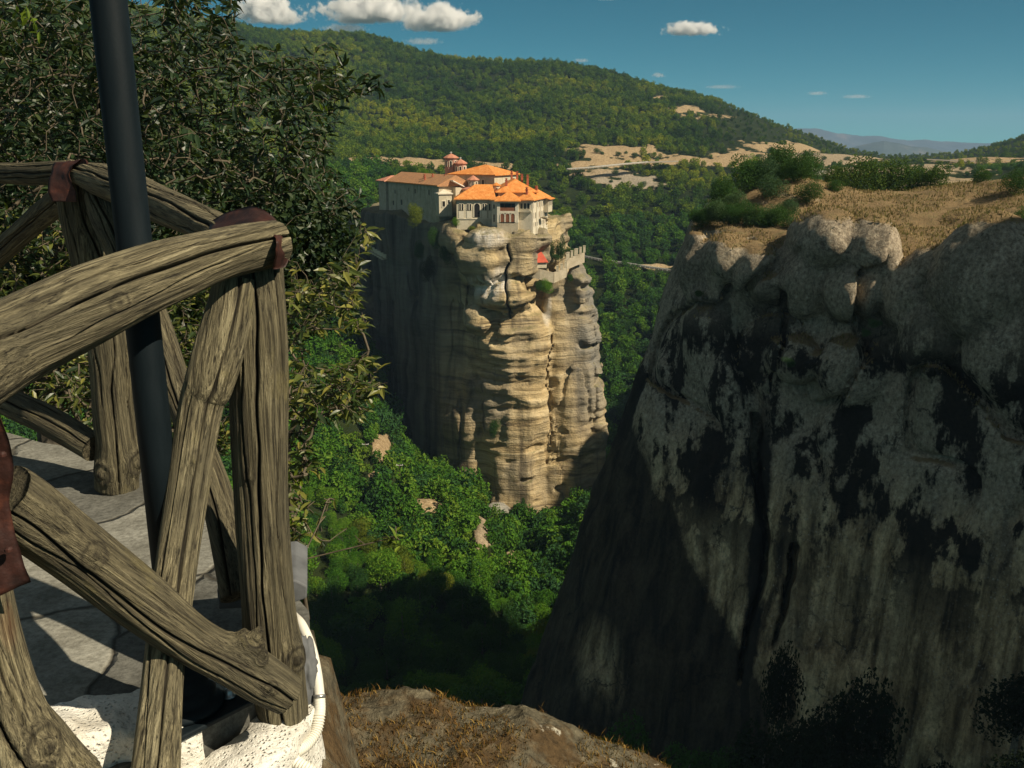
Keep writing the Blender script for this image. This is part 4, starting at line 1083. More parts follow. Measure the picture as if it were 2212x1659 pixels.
s1 = strap('strap', [at(452,494,2.10), at(505,476,2.03), at(550,470,1.965), at(588,486,1.925), at(607,513,1.89), at(612,545,1.885), at(605,580,1.885)],
           [(.010,-.035,-.014), (.012,-.045,-.018), (.012,-.050,-.020), (.012,-.048,-.016), (.004,-.045,-.004), (-.004,-.035,0), (-.008,-.014,0)], 'rusted strap folded over the corner joint')
s2 = strap('strap', [at(186,386,3.00), at(165,352,3.02), at(142,354,3.04), at(131,375,3.02), at(134,410,3.00), at(140,436,2.99)],
           [(.03,-.02,0), (.04,-.03,.01), (.045,-.03,.0), (.035,-.02,0), (.045,-.01,0), (.04,-.005,0)], 'dark rusted strap around the far post')
s3 = strap('strap', [at(-44,860,1.36), at(-18,950,1.385), at(-9,1020,1.40), at(-5,1100,1.41), at(11,1200,1.415), at(27,1272,1.42)],
           [(.018,0,0), (.020,.01,0), (.022,.01,0), (.012,.012,0), (.018,.012,.004), (.024,.012,.008)], 'flat rusted strap hanging down the near post')
for p, q in ((at(20,1190,1.395), .007), (at(6,985,1.37), .006)):
    MB().lathe([(q, 0), (q, .004), (q*.5, .007)], 10).build('bolt', M['rust'], fence, loc=p-FR)

# lamp post
pb = at(398, 1535, 1.80)
lamp = thing('lamp_post', (pb[0], pb[1], pb[2]), 'dark green painted steel lamp post with ringed foot behind the near rail', 'lamp post')
lamp.rotation_euler = (0, -.013, 0)
MB().lathe([(.0325, .06), (.032, .7), (.0315, 1.5), (.031, 2.4)], 48).build('pole', M['pole'], lamp, smooth=True)
MB().lathe([(.082, .012), (.084, .022), (.072, .034), (.066, .036), (.068, .052), (.058, .062), (.054, .066), (.055, .084), (.046, .094), (.036, .10), (.036, .16), (.033, .17)], 48).build('foot', M['pole'], lamp, smooth=True)
MB().box(-.12, -.095, 0, .14, .095, .012).build('base_plate', M['pole'], lamp, rz=.87, bevel=.003)
for a in (.5+.87, 2.6+.87, 3.75+.87, 5.75+.87):
    MB().lathe([(.013, .0125), (.013, .016), (.0095, .0165), (.0095, .026), (.005, .034)], 12, (.092*math.cos(a), .092*math.sin(a), 0)).build('bolt', M['steel'], lamp, smooth=True)
# path
def grid(x0, x1, y0, y1, n, m, zf):
    X, Y = np.meshgrid(np.linspace(x0, x1, n), np.linspace(y0, y1, m)); x, y = X.ravel(), Y.ravel(); z = zf(x, y)
    i = (np.arange(m-1)[:, None]*n + np.arange(n-1)[None]).ravel()
    return np.stack([x, y, z], 1), np.stack([i, i+1, i+n+1, i+n], 1)
LINE = np.array([[-1.3,.9],[-.87,1.48],[-.47,1.92],[-.50,2.30],[-1.18,3.34],[-2.2,3.95],[-6,6.0]])
def inside_path(x, y):
    d = poly_sdf(np.asarray(x, np.float32), np.asarray(y, np.float32), np.vstack([LINE, [[-7, 5.0], [-7, -1], [-1.6, -1]]])); return -d
ZP = -1.175
def zpath(x, y): return ZP + .012*pn(x*1.3, y*1.3, 0) + .006*pn(x*5, y*5, 2)
V, F = grid(-6.5, -.2, .2, 5.6, 300, 300, zpath)
ins = inside_path(V[:, 0], V[:, 1]) > .03
F = F[ins[F].all(1)]
e = np.concatenate([F[:, [0,1]], F[:, [1,2]], F[:, [2,3]], F[:, [3,0]]]); u, inv, cnt = np.unique(np.sort(e, 1), axis=0, return_inverse=True, return_counts=True)
bv = np.unique(u[cnt == 1]); bv = bv[(V[bv, 0] > -6.4) & (V[bv, 1] > .25)]
for _ in range(6):   # pull the ragged rim onto the true edge of the paving
    q = V[bv]; d0 = inside_path(q[:, 0], q[:, 1]); gx0 = (inside_path(q[:, 0]+.004, q[:, 1])-d0)/.004; gy0 = (inside_path(q[:, 0], q[:, 1]+.004)-d0)/.004
    V[bv, 0] -= .8*(d0-.025)*gx0; V[bv, 1] -= .8*(d0-.025)*gy0
# give it thickness
n = len(V); V2 = np.vstack([V, V-[0,0,.12]])
e = np.concatenate([F[:, [0,1]], F[:, [1,2]], F[:, [2,3]], F[:, [3,0]]]); key = np.sort(e, 1); u, inv, cnt = np.unique(key, axis=0, return_inverse=True, return_counts=True); be = e[cnt[inv.ravel()] == 1]
path = obj_np('path', V2, [F, np.stack([be[:, 1], be[:, 0], be[:, 0]+n, be[:, 1]+n], 1)], M['flag'], smooth=False)
tag(path, 'grey flagstone path behind the log railing', 'path', kind='structure')
# concrete footing along the near railing
def hump(pts, w, name, mat, label, cat, depth=1.2, seed=2.0, nn=160):
    P = spline(pts, nn); T = np.gradient(P, axis=0); T[:, 2] = 0; T /= np.linalg.norm(T, axis=1)[:, None]; Nn = np.stack([T[:, 1], -T[:, 0], 0*T[:, 0]], 1)
    prof = np.array([(-1,-depth*.35),(-1,-.06),(-.97,-.01),(-.9,0),(-.6,.004),(-.3,.006),(0,.006),(.3,.004),(.6,0),(.85,-.004),(.95,-.02),(1,-.06),(1.02,-.2),(1.05,-.4),(1.1,-.7),(1.1,-depth)])
    pr = np.stack([np.interp(np.linspace(0, 1, 70), np.linspace(0, 1, len(prof)), prof[:, i]) for i in (0, 1)], 1)
    V = P[:, None] + Nn[:, None]*(pr[None, :, :1]*w/2) + np.array([0,0,1.0])*pr[None, :, 1:]
    V = V.reshape(-1, 3); am = .012
    V[:, 0] += am*fbm(V[:, 0]*9, V[:, 1]*9, V[:, 2]*9+seed, 4); V[:, 1] += am*fbm(V[:, 0]*9+7, V[:, 1]*9, V[:, 2]*9, 4); V[:, 2] += am*.9*fbm(V[:, 0]*10, V[:, 1]*10+3, V[:, 2]*10, 4)
    i = (np.arange(nn-1)[:, None]*70 + np.arange(69)[None]).ravel()
    ends = [np.arange(70)[None], ((nn-1)*70+np.arange(70))[None]]
    return tag(obj_np(name, V, [np.stack([i, i+1, i+71, i+70], 1)]+ends, mat), label, cat)
hump([at(600,1420,2.01), at(612,1490,1.93), at(592,1560,1.84), at(530,1622,1.75), at(420,1695,1.66), at(240,1790,1.54), at(40,1860,1.46)], .15, 'concrete_footing', M['concrete'], 'rough whitewashed concrete footing under the near railing', 'footing')
hump([at(120,1560,1.66), at(220,1540,1.71), at(330,1525,1.76), at(380,1520,1.80)], .17, 'concrete_patch', M['concrete'], 'white concrete patch between the root foot and the brace', 'footing', .1, 5.0, 80)
# slate slab projecting behind the corner post
sp = at(630, 1245, 2.12)
V = []; 
sl_ = MB().prism([(-.16,-.02),(-.02,-.028),(.035,-.012),(.038,.018),(.012,.036),(-.16,.03)], -.10, .13).build('slate_slab', M['slate'], None, loc=sp, rz=.2, bevel=.004)
tag(sl_, 'broken slate slab jutting out beside the corner post', 'slab')
# conduit: smooth pipe, coupling and corrugated hose
cpts = [at(632,1330,2.06), at(652,1352,2.01), at(672,1400,1.97), at(684,1455,1.935), at(690,1504,1.91)]
cond = thing('conduit', cpts[-1], 'white plastic conduit looping down beside the corner post', 'conduit'); CR = np.array(cond.location)
P = spline(cpts, 40); m = MB(); m.tube(P-CR, np.full(40, .0118), 20); m.build('pipe', M['pipe'], cond, smooth=True)
m = MB(); m.tube(np.array([at(690,1500,1.908), at(690,1508,1.904)])-CR, [.0135,.0135], 20); m.build('coupling', M['steel'], cond, smooth=True)
cp2 = [at(690,1508,1.905), at(690,1540,1.885), at(682,1580,1.86), at(662,1608,1.83), at(638,1624,1.80)]
P = spline(cp2, 260); dl = np.concatenate([[0], np.cumsum(np.linalg.norm(np.diff(P, axis=0), axis=1))])
rr = .0128+np.where(dl > .035, .0013, .0002)*np.sin(dl*2*pi/.0058); m = MB(); m.tube(P-CR, rr, 20); m.build('corrugated_hose', M['pipe'], cond, smooth=True)
cp3 = [at(628,1640,1.80), at(648,1652,1.78), at(680,1672,1.77), at(720,1720,1.76)]
P = spline(cp3, 260); dl = np.concatenate([[0], np.cumsum(np.linalg.norm(np.diff(P, axis=0), axis=1))])
c2 = thing('conduit', cp3[0], 'second corrugated white hose end at the foot of the footing', 'conduit')
m = MB(); m.tube(P-np.array(cp3[0]), .0128+.0013*np.sin(dl*2*pi/.0058), 20); m.build('corrugated_hose', M['pipe'], c2, smooth=True)

# rock ledge that carries the path, and the mossy boulder outside the railing
def zledge(x, y):
    d = inside_path(x, y)
    o = np.maximum(-d-.02, 0)
    z = np.where(d > 0, ZP-.14, ZP-.16 - .35*np.minimum(o, .5) - 1.15*np.maximum(o-.35, 0))
    right = sstep(-.75, -.25, x)*sstep(2.6, 1.9, y)
    drop = sstep(-1.5, -1.0, x)
    z = z - drop*9*np.maximum(o-.04, 0)
    far = np.where(x < -1.2, .55*np.maximum(o-.4, 0), 0)
    z = z + far*.0 + .12*fbm(x*1.1, y*1.1, 1.0, 4)*sstep(0, .3, o)
    return np.maximum(z, -9-y*.2)
V, F = grid(-13, 1.0, -2.5, 13, 180, 190, zledge)
ledge = obj_np('ledge', V, [F], M['boulder']); tag(ledge, 'rocky soil ledge carrying the path and railing', 'ledge', kind='structure')
def zmound(x, y):
    z = -2.04 - .20*np.maximum(x+.28, 0)**1.15 - .42*np.maximum(x-.05, 0)**1.5 - .05*np.maximum(-.3-x, 0)**2
    z = z - 2.2*np.maximum(y-3.28, 0)**1.5 - .12*np.maximum(3.1-y, 0) - 1.5*np.maximum(x-.6, 0)**2
    return z + .05*fbm(x*2.2, y*2.2, 4.0, 5) + .02*np.abs(fbm(x*9, y*9, 1.0, 3))
V, F = grid(-1.6, 1.5, 1.9, 4.6, 260, 230, zmound)
bo = obj_np('boulder', V, [F], M['boulder']); tag(bo, 'mossy lichen spotted boulder below the corner of the railing', 'boulder')
# dry moss stalks on the boulder
rs = np.random.default_rng(21); n = 15000
x = rs.uniform(-1.0, .75, n); y = rs.uniform(2.35, 3.5, n)
keep = (pn(x*2.6, y*2.6, 8.0) + .5*pn(x*7, y*7, 3) + .25*sstep(2.7, 3.2, y) > -.02) ; x, y = x[keep], y[keep]
z = zmound(x, y); n = len(x); h = rs.uniform(.007, .026, n)*(1+.6*(rs.random(n) > .9)); az = rs.uniform(0, 2*pi, n); w = rs.uniform(.0012, .0026, n)
ln = rs.normal(0, .55, (n, 2))*h[:, None]
base = np.stack([x, y, z-.004], 1); side = np.stack([np.cos(az)*w, np.sin(az)*w, 0*w], 1)
mid = base + np.stack([ln[:, 0]*.35, ln[:, 1]*.35, h*.6], 1); tip = base + np.stack([ln[:, 0], ln[:, 1], h], 1)
V = np.stack([base-side, base+side, mid+side*.8, mid-side*.8, tip], 1).reshape(-1, 3); i = np.arange(n)*5
mo = obj_np('dry_moss', V, [np.stack([i, i+1, i+2, i+3], 1), np.stack([i+3, i+2, i+4], 1)], M['moss'], smooth=False)
tag(mo, 'rust brown dry moss stalks covering the boulder', 'moss', kind='stuff')
def stone(px, py, Y, r, label, mat, seed):
    import bmesh
    bm = bmesh.new(); bmesh.ops.create_icosphere(bm, subdivisions=4, radius=1)
    V = np.array([v.co for v in bm.verts]); F = np.array([[v.index for v in f.verts] for f in bm.faces]); bm.free()
    V = V*(1+.35*fbm(V[:, 0]*1.3+seed, V[:, 1]*1.3, V[:, 2]*1.3, 4))[:, None]*np.array(r)
    o = obj_np('stone', V, [F], mat); o.location = at(px, py, Y); return tag(o, label, 'stone')
stone(662, 1455, 1.93, (.028, .04, .09), 'rough grey stone wedged between footing and conduit', M['slate'], 4.0)
# ------------------------------------------------------------------ foliage
LEAF_V = np.array([(0,0,0),(0,.33,-.02),(0,.66,-.03),(0,1,-.10),(-.155,.28,.05),(-.13,.62,.04),(.155,.28,.05),(.13,.62,.04)], np.float32)
LEAF_Q = np.array([(1,6,7,2),(4,1,2,5)]); LEAF_T = np.array([(0,6,1),(0,1,4),(2,7,3),(2,3,5)])

def leaves_np(P, D, Nn, size):
    """P base, D direction, Nn rough normal, size length"""
    D = D/np.linalg.norm(D, axis=1)[:, None]; X = np.cross(D, Nn); X /= np.linalg.norm(X, axis=1)[:, None]+1e-9; Z = np.cross(X, D)
    L = LEAF_V[None]*size[:, None, None]
    V = P[:, None] + L[..., :1]*X[:, None] + L[..., 1:2]*D[:, None] + L[..., 2:]*Z[:, None]
    o = (np.arange(len(P))*8)[:, None, None]
    return V.reshape(-1, 3), (LEAF_Q[None]+o).reshape(-1, 4), (LEAF_T[None]+o).reshape(-1, 3)

def grow(seedpts, targets, step=.13, seed=1, sag=.0, order=None):
    """connects every target to the nearest part of the skeleton; returns nodes and parents"""
    rs = np.random.default_rng(seed)
    cap = 60000
    N = np.zeros((cap, 3)); par = np.full(cap, -1, int); n = 0; endi = []
    for pl in seedpts:
        pl = np.array(pl, float)
        m = max(4, int(np.linalg.norm(np.diff(pl, axis=0), axis=1).sum()/step)); P = spline(pl, m)
        pa = -1
        if n: pa = int(((N[:n]-P[0])**2).sum(1).argmin())
        for p in P: N[n] = p; par[n] = pa; pa = n; n += 1
    for tg in targets:
        d2 = ((N[:n]-tg)**2).sum(1); j = int(d2.argmin()); d = math.sqrt(d2[j])
        m = max(3, int(d/step))
        if n + m >= cap: break
        a = N[j]; dirp = a - N[par[j]] if par[j] >= 0 else tg-a
        c = a + dirp/np.linalg.norm(dirp+1e-9)*d*.35 + rs.normal(0, .12, 3)*d + np.array([0, 0, .18*d])
        t = np.linspace(0, 1, m+1)[1:, None]
        P = (1-t)**2*a + 2*t*(1-t)*c + t*t*tg + rs.normal(0, .012, (m, 3))
        pa = j
        for p in P: N[n] = p; par[n] = pa; pa = n; n += 1
        endi.append((j, n-m, n))
    return N[:n], par[:n], endi

def radii(par, r0=.0028, ex=.43):
    n = len(par); cnt = np.ones(n)
    ch = np.zeros(n, int)
    for i in range(n-1, -1, -1):
        if par[i] >= 0: ch[par[i]] += 1
    w = np.where(ch == 0, 1.0, 0.0)
    for i in range(n-1, -1, -1):
        if par[i] >= 0: w[par[i]] += w[i]
    return r0*np.maximum(w, 1)**ex

def twigs_np(N, par, R, sel, ns=5):
    i = np.nonzero((par >= 0) & sel)[0]; a, b = N[par[i]], N[i]; d = b-a; d /= np.linalg.norm(d, axis=1)[:, None]+1e-9
    u = np.cross(d, np.array([.3, .5, .8])); u /= np.linalg.norm(u, axis=1)[:, None]+1e-9; v = np.cross(d, u)
    t = np.arange(ns)*2*pi/ns; ring = u[:, None]*np.cos(t)[None, :, None] + v[:, None]*np.sin(t)[None, :, None]
    ra = np.minimum(R[par[i]], R[i]*1.35)
    V = np.concatenate([a[:, None]+ring*ra[:, None, None], b[:, None]+ring*R[i][:, None, None]], 1).reshape(-1, 3)
    o = (np.arange(len(i))*2*ns)[:, None]; k = np.arange(ns)[None]; k1 = (k+1) % ns
    return V, np.stack([o+k, o+k1, o+ns+k1, o+ns+k], -1).reshape(-1, 4)

def in_poly(px, py, poly): return poly_sdf(np.asarray(px, np.float32), np.asarray(py, np.float32), poly) < 0

def sample(poly, n, Y0, Y1, seed, pw=1.0):
    """points of a crown volume: bearing/level outline with a range interval"""
    rs = np.random.default_rng(seed); P = np.array(poly); out = []
    while len(out) < n:
        a, b = rs.uniform(P[:, 0].min(), P[:, 0].max()), rs.uniform(P[:, 1].min(), P[:, 1].max())
        if in_poly(np.array([a]), np.array([b]), poly)[0]:
            out.append(at(a, b, Y0+(Y1-Y0)*rs.random()**pw))
    return np.array(out)

def leafy_plant(name, root, label, cat, limbs, targets, leafmat, barkmat, lsize=.07, lstep=.028, seed=1, r0=.0026, tipfrac=.9, droop=.35, thick=.012, young=None):
    o = thing(name, root, label, cat); rs = np.random.default_rng(seed+50)
    c0 = np.array(root)
    order = np.argsort(((targets-np.array(limbs[0][0]))**2).sum(1)); N, par, ends = grow(limbs, targets[order], seed=seed)
    R = radii(par, r0)
    V, F = twigs_np(N, par, R, R >= thick, 9)
    if len(F): obj_np('trunk', V-c0, [F], M[barkmat if barkmat != 'twig' else 'twig'], o)
    V, F = twigs_np(N, par, R, R < thick, 5)
    obj_np('branches', V-c0, [F], M['twig'], o)
    Ps, Ds, Ns, Sz = [], [], [], []
    for j, a, b in ends:
        k = np.arange(max(a, b-int((b-a)*tipfrac)-1), b)
        pts = N[k]
        if len(pts) < 2: continue
        seg = np.linalg.norm(np.diff(pts, axis=0), axis=1); cl = np.concatenate([[0], np.cumsum(seg)])
        tl = min(cl[-1], .75); s = np.arange(cl[-1]-tl, cl[-1]+.001, lstep*rs.uniform(.8, 1.25))
        p = np.stack([np.interp(s, cl, pts[:, q]) for q in range(3)], 1)
        d = pts[-1]-pts[0]; d /= np.linalg.norm(d)+1e-9
        sd = np.cross(d, [0, 0, 1.0]); sd /= np.linalg.norm(sd)+1e-9; m = len(s)
        sg = np.where(np.arange(m) % 2, 1.0, -1.0)[:, None]
        D = d*.55 + sd*sg*.8 + rs.normal(0, .38, (m, 3)) + np.array([0, 0, -droop])
        Ps.append(p); Ds.append(D); Ns.append(np.array([0, 0, 1.0])+rs.normal(0, .55, (m, 3))); Sz.append(lsize*rs.uniform(.6, 1.2, m))
    V, Q, T = leaves_np(np.vstack(Ps), np.vstack(Ds), np.vstack(Ns), np.concatenate(Sz))
    cr = obj_np('foliage', V-c0, [Q, T], M[leafmat], o, smooth=False)
    if young is not None:
        ys = np.array(young); m = len(ys); rs2 = np.random.default_rng(7)
        P = np.repeat(ys, 5, 0) + rs2.normal(0, .02, (m*5, 3))
        V, Q, T = leaves_np(P, rs2.normal(0, 1, (m*5, 3))+[.5, 0, .3], np.array([0, 0, 1.0])+rs2.normal(0, .5, (m*5, 3)), rs2.uniform(.04, .065, m*5))
        obj_np('young_shoots', V-c0, [Q, T], M['leafy'], o, smooth=False)
    return o

def crown_mesh(name, seed, n, size, mat, r=(1, 1, .9), lobes=9, trunk=True, low=.0):
    """unit crown (radius about 1, foot at z=0) of leaf clumps on uneven lobes, with a trunk"""
    rs = np.random.default_rng(seed)
    cs = rs.normal(0, 1, (lobes, 3)); cs /= np.linalg.norm(cs, axis=1)[:, None]; cs *= rs.uniform(.30, .62, lobes)[:, None]
    rr = rs.uniform(.30, .52, lobes); cs[0] = 0; rr[0] = .6
    w = rr**2/np.sum(rr**2); li = rs.choice(lobes, n, p=w)
    d = rs.normal(0, 1, (n, 3)); d /= np.linalg.norm(d, axis=1)[:, None]
    P = cs[li] + d*(rr[li]*rs.uniform(.72, 1.08, n))[:, None]
    Nn = d*.8 + rs.normal(0, .55, (n, 3)); Nn /= np.linalg.norm(Nn, axis=1)[:, None]
    u = np.cross(Nn, rs.normal(0, 1, (n, 3))); u /= np.linalg.norm(u, axis=1)[:, None]; v = np.cross(Nn, u)
    s = size*rs.uniform(.6, 1.3, n)[:, None]; b = Nn*s*.25
    P = P*np.array(r) + np.array([0, 0, r[2]*.85+low])
    V = np.stack([P-u*s*.55-b, P-v*s*.35, P+u*s*.55-b, P+v*s*.35], 1).reshape(-1, 3)
    F = np.arange(n*4).reshape(n, 4); idx = np.zeros(n, int); fs = [F]
    mats = [mat]
    if trunk:
        tz = np.array([-.25, low+r[2]*.6, low+r[2]*1.2]); TV, TF = tube_np(np.array([(0,0,tz[0]),(.03,.02,tz[1]),(.05,.0,tz[2])]), np.array([.075,.055,.025]), 6)
        fs.append(TF+len(V)); V = np.vstack([V, TV]); idx = np.concatenate([idx, np.ones(len(TF), int)]); mats.append(M['bark'])
    return mesh_np(name, V, fs, mats, smooth=False, midx=idx)

# the big tree behind the railing, upper left
CROWN = [(-120,-90),(540,-90),(528,0),(505,70),(560,95),(640,120),(735,140),(745,200),(735,260),(745,310),(700,345),(742,385),(700,425),(640,400),(560,440),(470,420),(330,400),(150,350),(-120,350)]
tg = np.vstack([sample(CROWN, 1650, 4.6, 8.0, 31), sample([(640,110),(730,90),(760,150),(740,220),(660,260)], 26, 5.0, 5.8, 32),
                sample([(745,165),(800,150),(850,172),(812,200),(760,220)], 9, 5.0, 5.4, 33), sample([(-120,340),(420,400),(470,470),(620,470),(640,540),(300,620),(-120,600)], 520, 4.6, 7.4, 34),
                sample([(670,440),(740,400),(800,420),(760,480),(700,470)], 22, 5.2, 6.2, 35)])
base = np.array([-3.9, 5.6, -2.2])
limbs = [[base, base+[.15,0,1.2], at(-20,250,5.9), at(60,160,6.0), at(130,150,6.0)], [at(-20,250,5.9), at(150,160,6.0), at(300,230,6.0), at(420,250,5.8), at(560,240,5.6)],
         [at(60,160,6.0), at(200,60,6.0), at(380,20,6.0), at(470,-30,6.1)], [base+[.1,0,.9], at(60,420,5.9), at(250,420,5.9), at(430,440,5.8), at(600,420,5.8)], [at(300,230,6.0), at(420,150,5.9), at(600,150,5.7), at(720,150,5.5)],
         [at(-20,250,5.9), at(-60,60,5.6), at(-20,-120,5.4)]]
leafy_plant('tree', base, 'dark glossy leaved tree with pale twisting branches behind the railing', 'tree', limbs, tg, 'leaf', 'bark', .070, .016, 3, .0016,
            young=[at(60,40,4.2), at(45,30,4.2), at(80,60,4.2), at(480,290,5.0), at(455,405,5.0), at(700,240,5.0), at(660,190,5.0)])
# lower shrub behind the railing on the left
tg = np.vstack([sample([(-120,430),(130,440),(160,600),(210,760),(200,900),(60,880),(-120,900)], 420, 4.4, 6.2, 41), sample([(330,600),(480,560),(520,620),(500,980),(400,1020),(300,980),(330,760)], 330, 3.9, 5.6, 42), sample([(40,780),(280,740),(300,900),(200,930),(60,900)], 60, 3.9, 4.8, 43)])
# dense dark crowns further back
bk = crown_mesh('tree', 555, 16000, .050, M['leaf'], (1, 1, .9), 14, True, 0.0)
for (a, b, Y, s, lb) in ((60,520,9.5,1.9,'dark dense tree deep behind the railing at the left edge'),(300,470,10.0,1.9,'dark dense tree behind the lamp post'),(520,500,10.5,1.45,'dark dense tree behind the corner post'),(120,250,10.5,2.1,'high dark tree behind the left branches')):
    o = link(bpy.data.objects.new('tree', bk)); p = at(a, b, Y); o.location = p-[0, 0, .85*s]; o.scale = (s, s, s); o.rotation_euler = (0, 0, a*.1); tag(o, lb, 'tree')
base = np.array([-2.2, 5.0, -2.1])
leafy_plant('shrub', base, 'olive leaved shrub filling the gaps under the far rails', 'shrub', [[base, at(250,760,4.9), at(150,600,5.0)], [base+[0,0,.1], at(380,880,4.6), at(450,720,4.5)], [base+[0,0,.1], at(120,800,4.8), at(0,700,5.0)]], tg, 'leafb', 'bark', .062, .018, 5, .0016, thick=.014)
# shrub right of the corner post
tg = np.vstack([sample([(615,560),(680,600),(760,560),(770,640),(790,700),(740,730),(700,680),(640,760),(612,760)], 130, 3.5, 4.6, 51), sample([(615,760),(720,800),(800,760),(828,830),(780,900),(700,900),(660,980),(700,1010),(615,1060)], 170, 3.3, 4.3, 52),
                sample([(700,620),(790,480),(820,520),(800,600),(760,660)], 26, 3.8, 4.3, 53), sample([(620,1060),(690,1080),(700,1130),(620,1200)], 14, 3.2, 3.7, 54), sample([(690,800),(790,770),(828,830),(800,870),(700,870)], 45, 3.4, 4.0, 55)])
base = np.array([-.95, 4.1, -2.3])
leafy_plant('shrub', base, 'sunlit shrub with long twigs reaching out right of the corner post', 'shrub', [[base, at(560,1000,4.0), at(600,800,4.0), at(640,640,4.0)], [base+[0,0,.15], at(620,980,3.8), at(700,850,3.8), at(790,810,3.8)], [at(600,800,4.0), at(690,640,4.05), at(780,490,4.1)]], tg, 'leafb', 'twig', .060, .022, 8, .0013, thick=.011,
            young=[at(630,1130,3.3), at(626,1120,3.3), at(770,690,3.6), at(640,1050,3.4)])
# thin arching twig with pale shoots over the ravine
tp = np.array([at(640,1215,3.2), at(700,1195,3.2), at(760,1180,3.2), at(820,1170,3.2), at(855,1160,3.2)])
tg = np.vstack([tp+[0,.02,.02], [at(700,1090,3.2), at(714,1075,3.2), at(690,1140,3.2), at(740,1160,3.25)]])
base = at(588, 1235, 3.0)
leafy_plant('sapling', base, 'thin arching twig with a bright yellow green tip over the ravine', 'plant', [[base, tp[0], tp[1], tp[3], tp[4]], [base, at(660,1190,3.1), at(690,1130,3.15), at(708,1078,3.2)]], tg, 'leafb', 'twig', .045, .035, 12, .0016, thick=.05, young=[at(857,1160,3.2), at(850,1164,3.2)])

# ------------------------------------------------------------------ whole trees seen from afar
PROTO = {}
for mt in ('crownE', 'crownA', 'crownB', 'crownC', 'crownD', 'crownS'):
    PROTO[mt] = [crown_mesh('tree_crown', 100+i, 2600, .080, M[mt], (1, 1, rz_), 10) for i, rz_ in enumerate((.85, 1.0, 1.15))]

PROTO_B = {mt: [crown_mesh('bush_crown', 140+i, 4200, .060, M[mt], (1, 1, rz_), 12, False) for i, rz_ in enumerate((.75, .95, .85))] for mt in PROTO}

def plant_tree(name, x, y, z, r, mt, label, cat, group, rs, h=1.0):
    o = link(bpy.data.objects.new(name, (PROTO_B if name == 'bush' else PROTO)[mt][rs.integers(3)]))
    o.location = (float(x), float(y), float(z)); o.scale = (r*rs.uniform(.9, 1.15), r*rs.uniform(.9, 1.15), r*h*rs.uniform(.85, 1.15)); o.rotation_euler = (0, 0, rs.uniform(0, 6.28))
    return tag(o, label, cat, group)

# trees one can tell apart in the ravine
rs = np.random.default_rng(77); cand = 9000
yy = np.sqrt(rs.uniform(105**2, 345**2, cand)); aa = rs.uniform(-.24, .30, cand); xx = aa*yy
zz = zground(xx, yy); px, py = proj(np.stack([xx, yy, zz+4], 1)); bs, _ = bare(xx, yy, zbase(xx, yy))
ok = (py > 870) & (py < 1750) & (px > 590) & (bs < .3)
dp = pil_base(xx[:, None].astype(np.float32), yy[:, None].astype(np.float32), np.full((cand, 1), -118, np.float32))[:, 0]
df = np.array([fin_base(np.full((1, 1), a, np.float32), np.full((1, 1), b, np.float32), np.full((1, 1), c+3, np.float32))[0, 0] for a, b, c in zip(xx, yy, zz)])
ok &= (dp > 3.0) & (df > 2.5)
acc = []
for i in np.nonzero(ok)[0]:
    r = 3.0 + 2.6*rs.random()**1.5
    if all((xx[i]-a)**2 + (yy[i]-b)**2 > (.66*(r+c))**2 for a, b, c in [(q[0], q[1], q[2]) for q in acc]):
        acc.append((xx[i], yy[i], r, zz[i], px[i], py[i]))
acc.sort(key=lambda q: q[1]); acc = acc[:300]
for x, y, r, z, a, b in acc:
    t = pn(x*.035, y*.035, 4.0) + rs.normal(0, .16)
    near_p = b < 1180 and a > 830
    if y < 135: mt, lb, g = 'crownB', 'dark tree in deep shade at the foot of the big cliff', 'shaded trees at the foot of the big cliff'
    elif near_p: mt, lb, g = ('crownC' if t < .15 else 'crownA'), 'hazy grey green tree growing against the foot of the monastery rock', 'trees at the foot of the monastery rock'
    elif b > 1255 and a < 1140: mt, lb, g = ('crownB' if t < .2 else 'crownA'), 'tree in the shadowed hollow above the mossy boulder', 'trees in the shadowed hollow'
    elif t > .24: mt, lb, g = 'crownD', 'yellowish olive tree on the sunlit ravine slope', 'olive trees on the sunlit ravine slope'
    elif t < -.28: mt, lb, g = 'crownB', 'darker green tree on the sunlit ravine slope', 'darker trees on the sunlit ravine slope'
    else: mt, lb, g = 'crownA', 'bright green tree on the sunlit ravine slope', 'bright trees on the sunlit ravine slope'
    plant_tree('tree', x, y, z-.4, r, mt, lb, 'tree', g, rs, 1.25)

# dark trees standing against the cliff, bottom right
def at_tree(px, py_top, Y, h_px, mt, label, r=None, group=None, name='tree', cat='tree'):
    t = at(px, py_top, Y); b = at(px, py_top+h_px, Y); h = t[2]-b[2]
    o = link(bpy.data.objects.new(name, (PROTO_B if name == 'bush' else PROTO)[mt][int(px) % 3])); s = h/2.15
    o.location = b; o.scale = (r or s, r or s, s); o.rotation_euler = (0, 0, px*.7); return tag(o, label, cat, group)
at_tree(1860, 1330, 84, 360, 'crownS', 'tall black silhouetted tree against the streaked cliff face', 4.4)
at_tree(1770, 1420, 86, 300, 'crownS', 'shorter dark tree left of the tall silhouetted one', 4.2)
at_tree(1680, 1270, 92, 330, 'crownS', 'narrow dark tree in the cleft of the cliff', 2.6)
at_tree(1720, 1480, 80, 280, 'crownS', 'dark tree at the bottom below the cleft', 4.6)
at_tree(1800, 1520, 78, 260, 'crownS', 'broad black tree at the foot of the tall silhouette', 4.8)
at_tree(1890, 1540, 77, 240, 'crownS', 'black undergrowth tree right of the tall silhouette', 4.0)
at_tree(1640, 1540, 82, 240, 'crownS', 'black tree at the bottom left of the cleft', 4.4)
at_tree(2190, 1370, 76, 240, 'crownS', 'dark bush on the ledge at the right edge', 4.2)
at_tree(2190, 1540, 66, 230, 'crownS', 'dark bush at the lower right corner', 3.6)
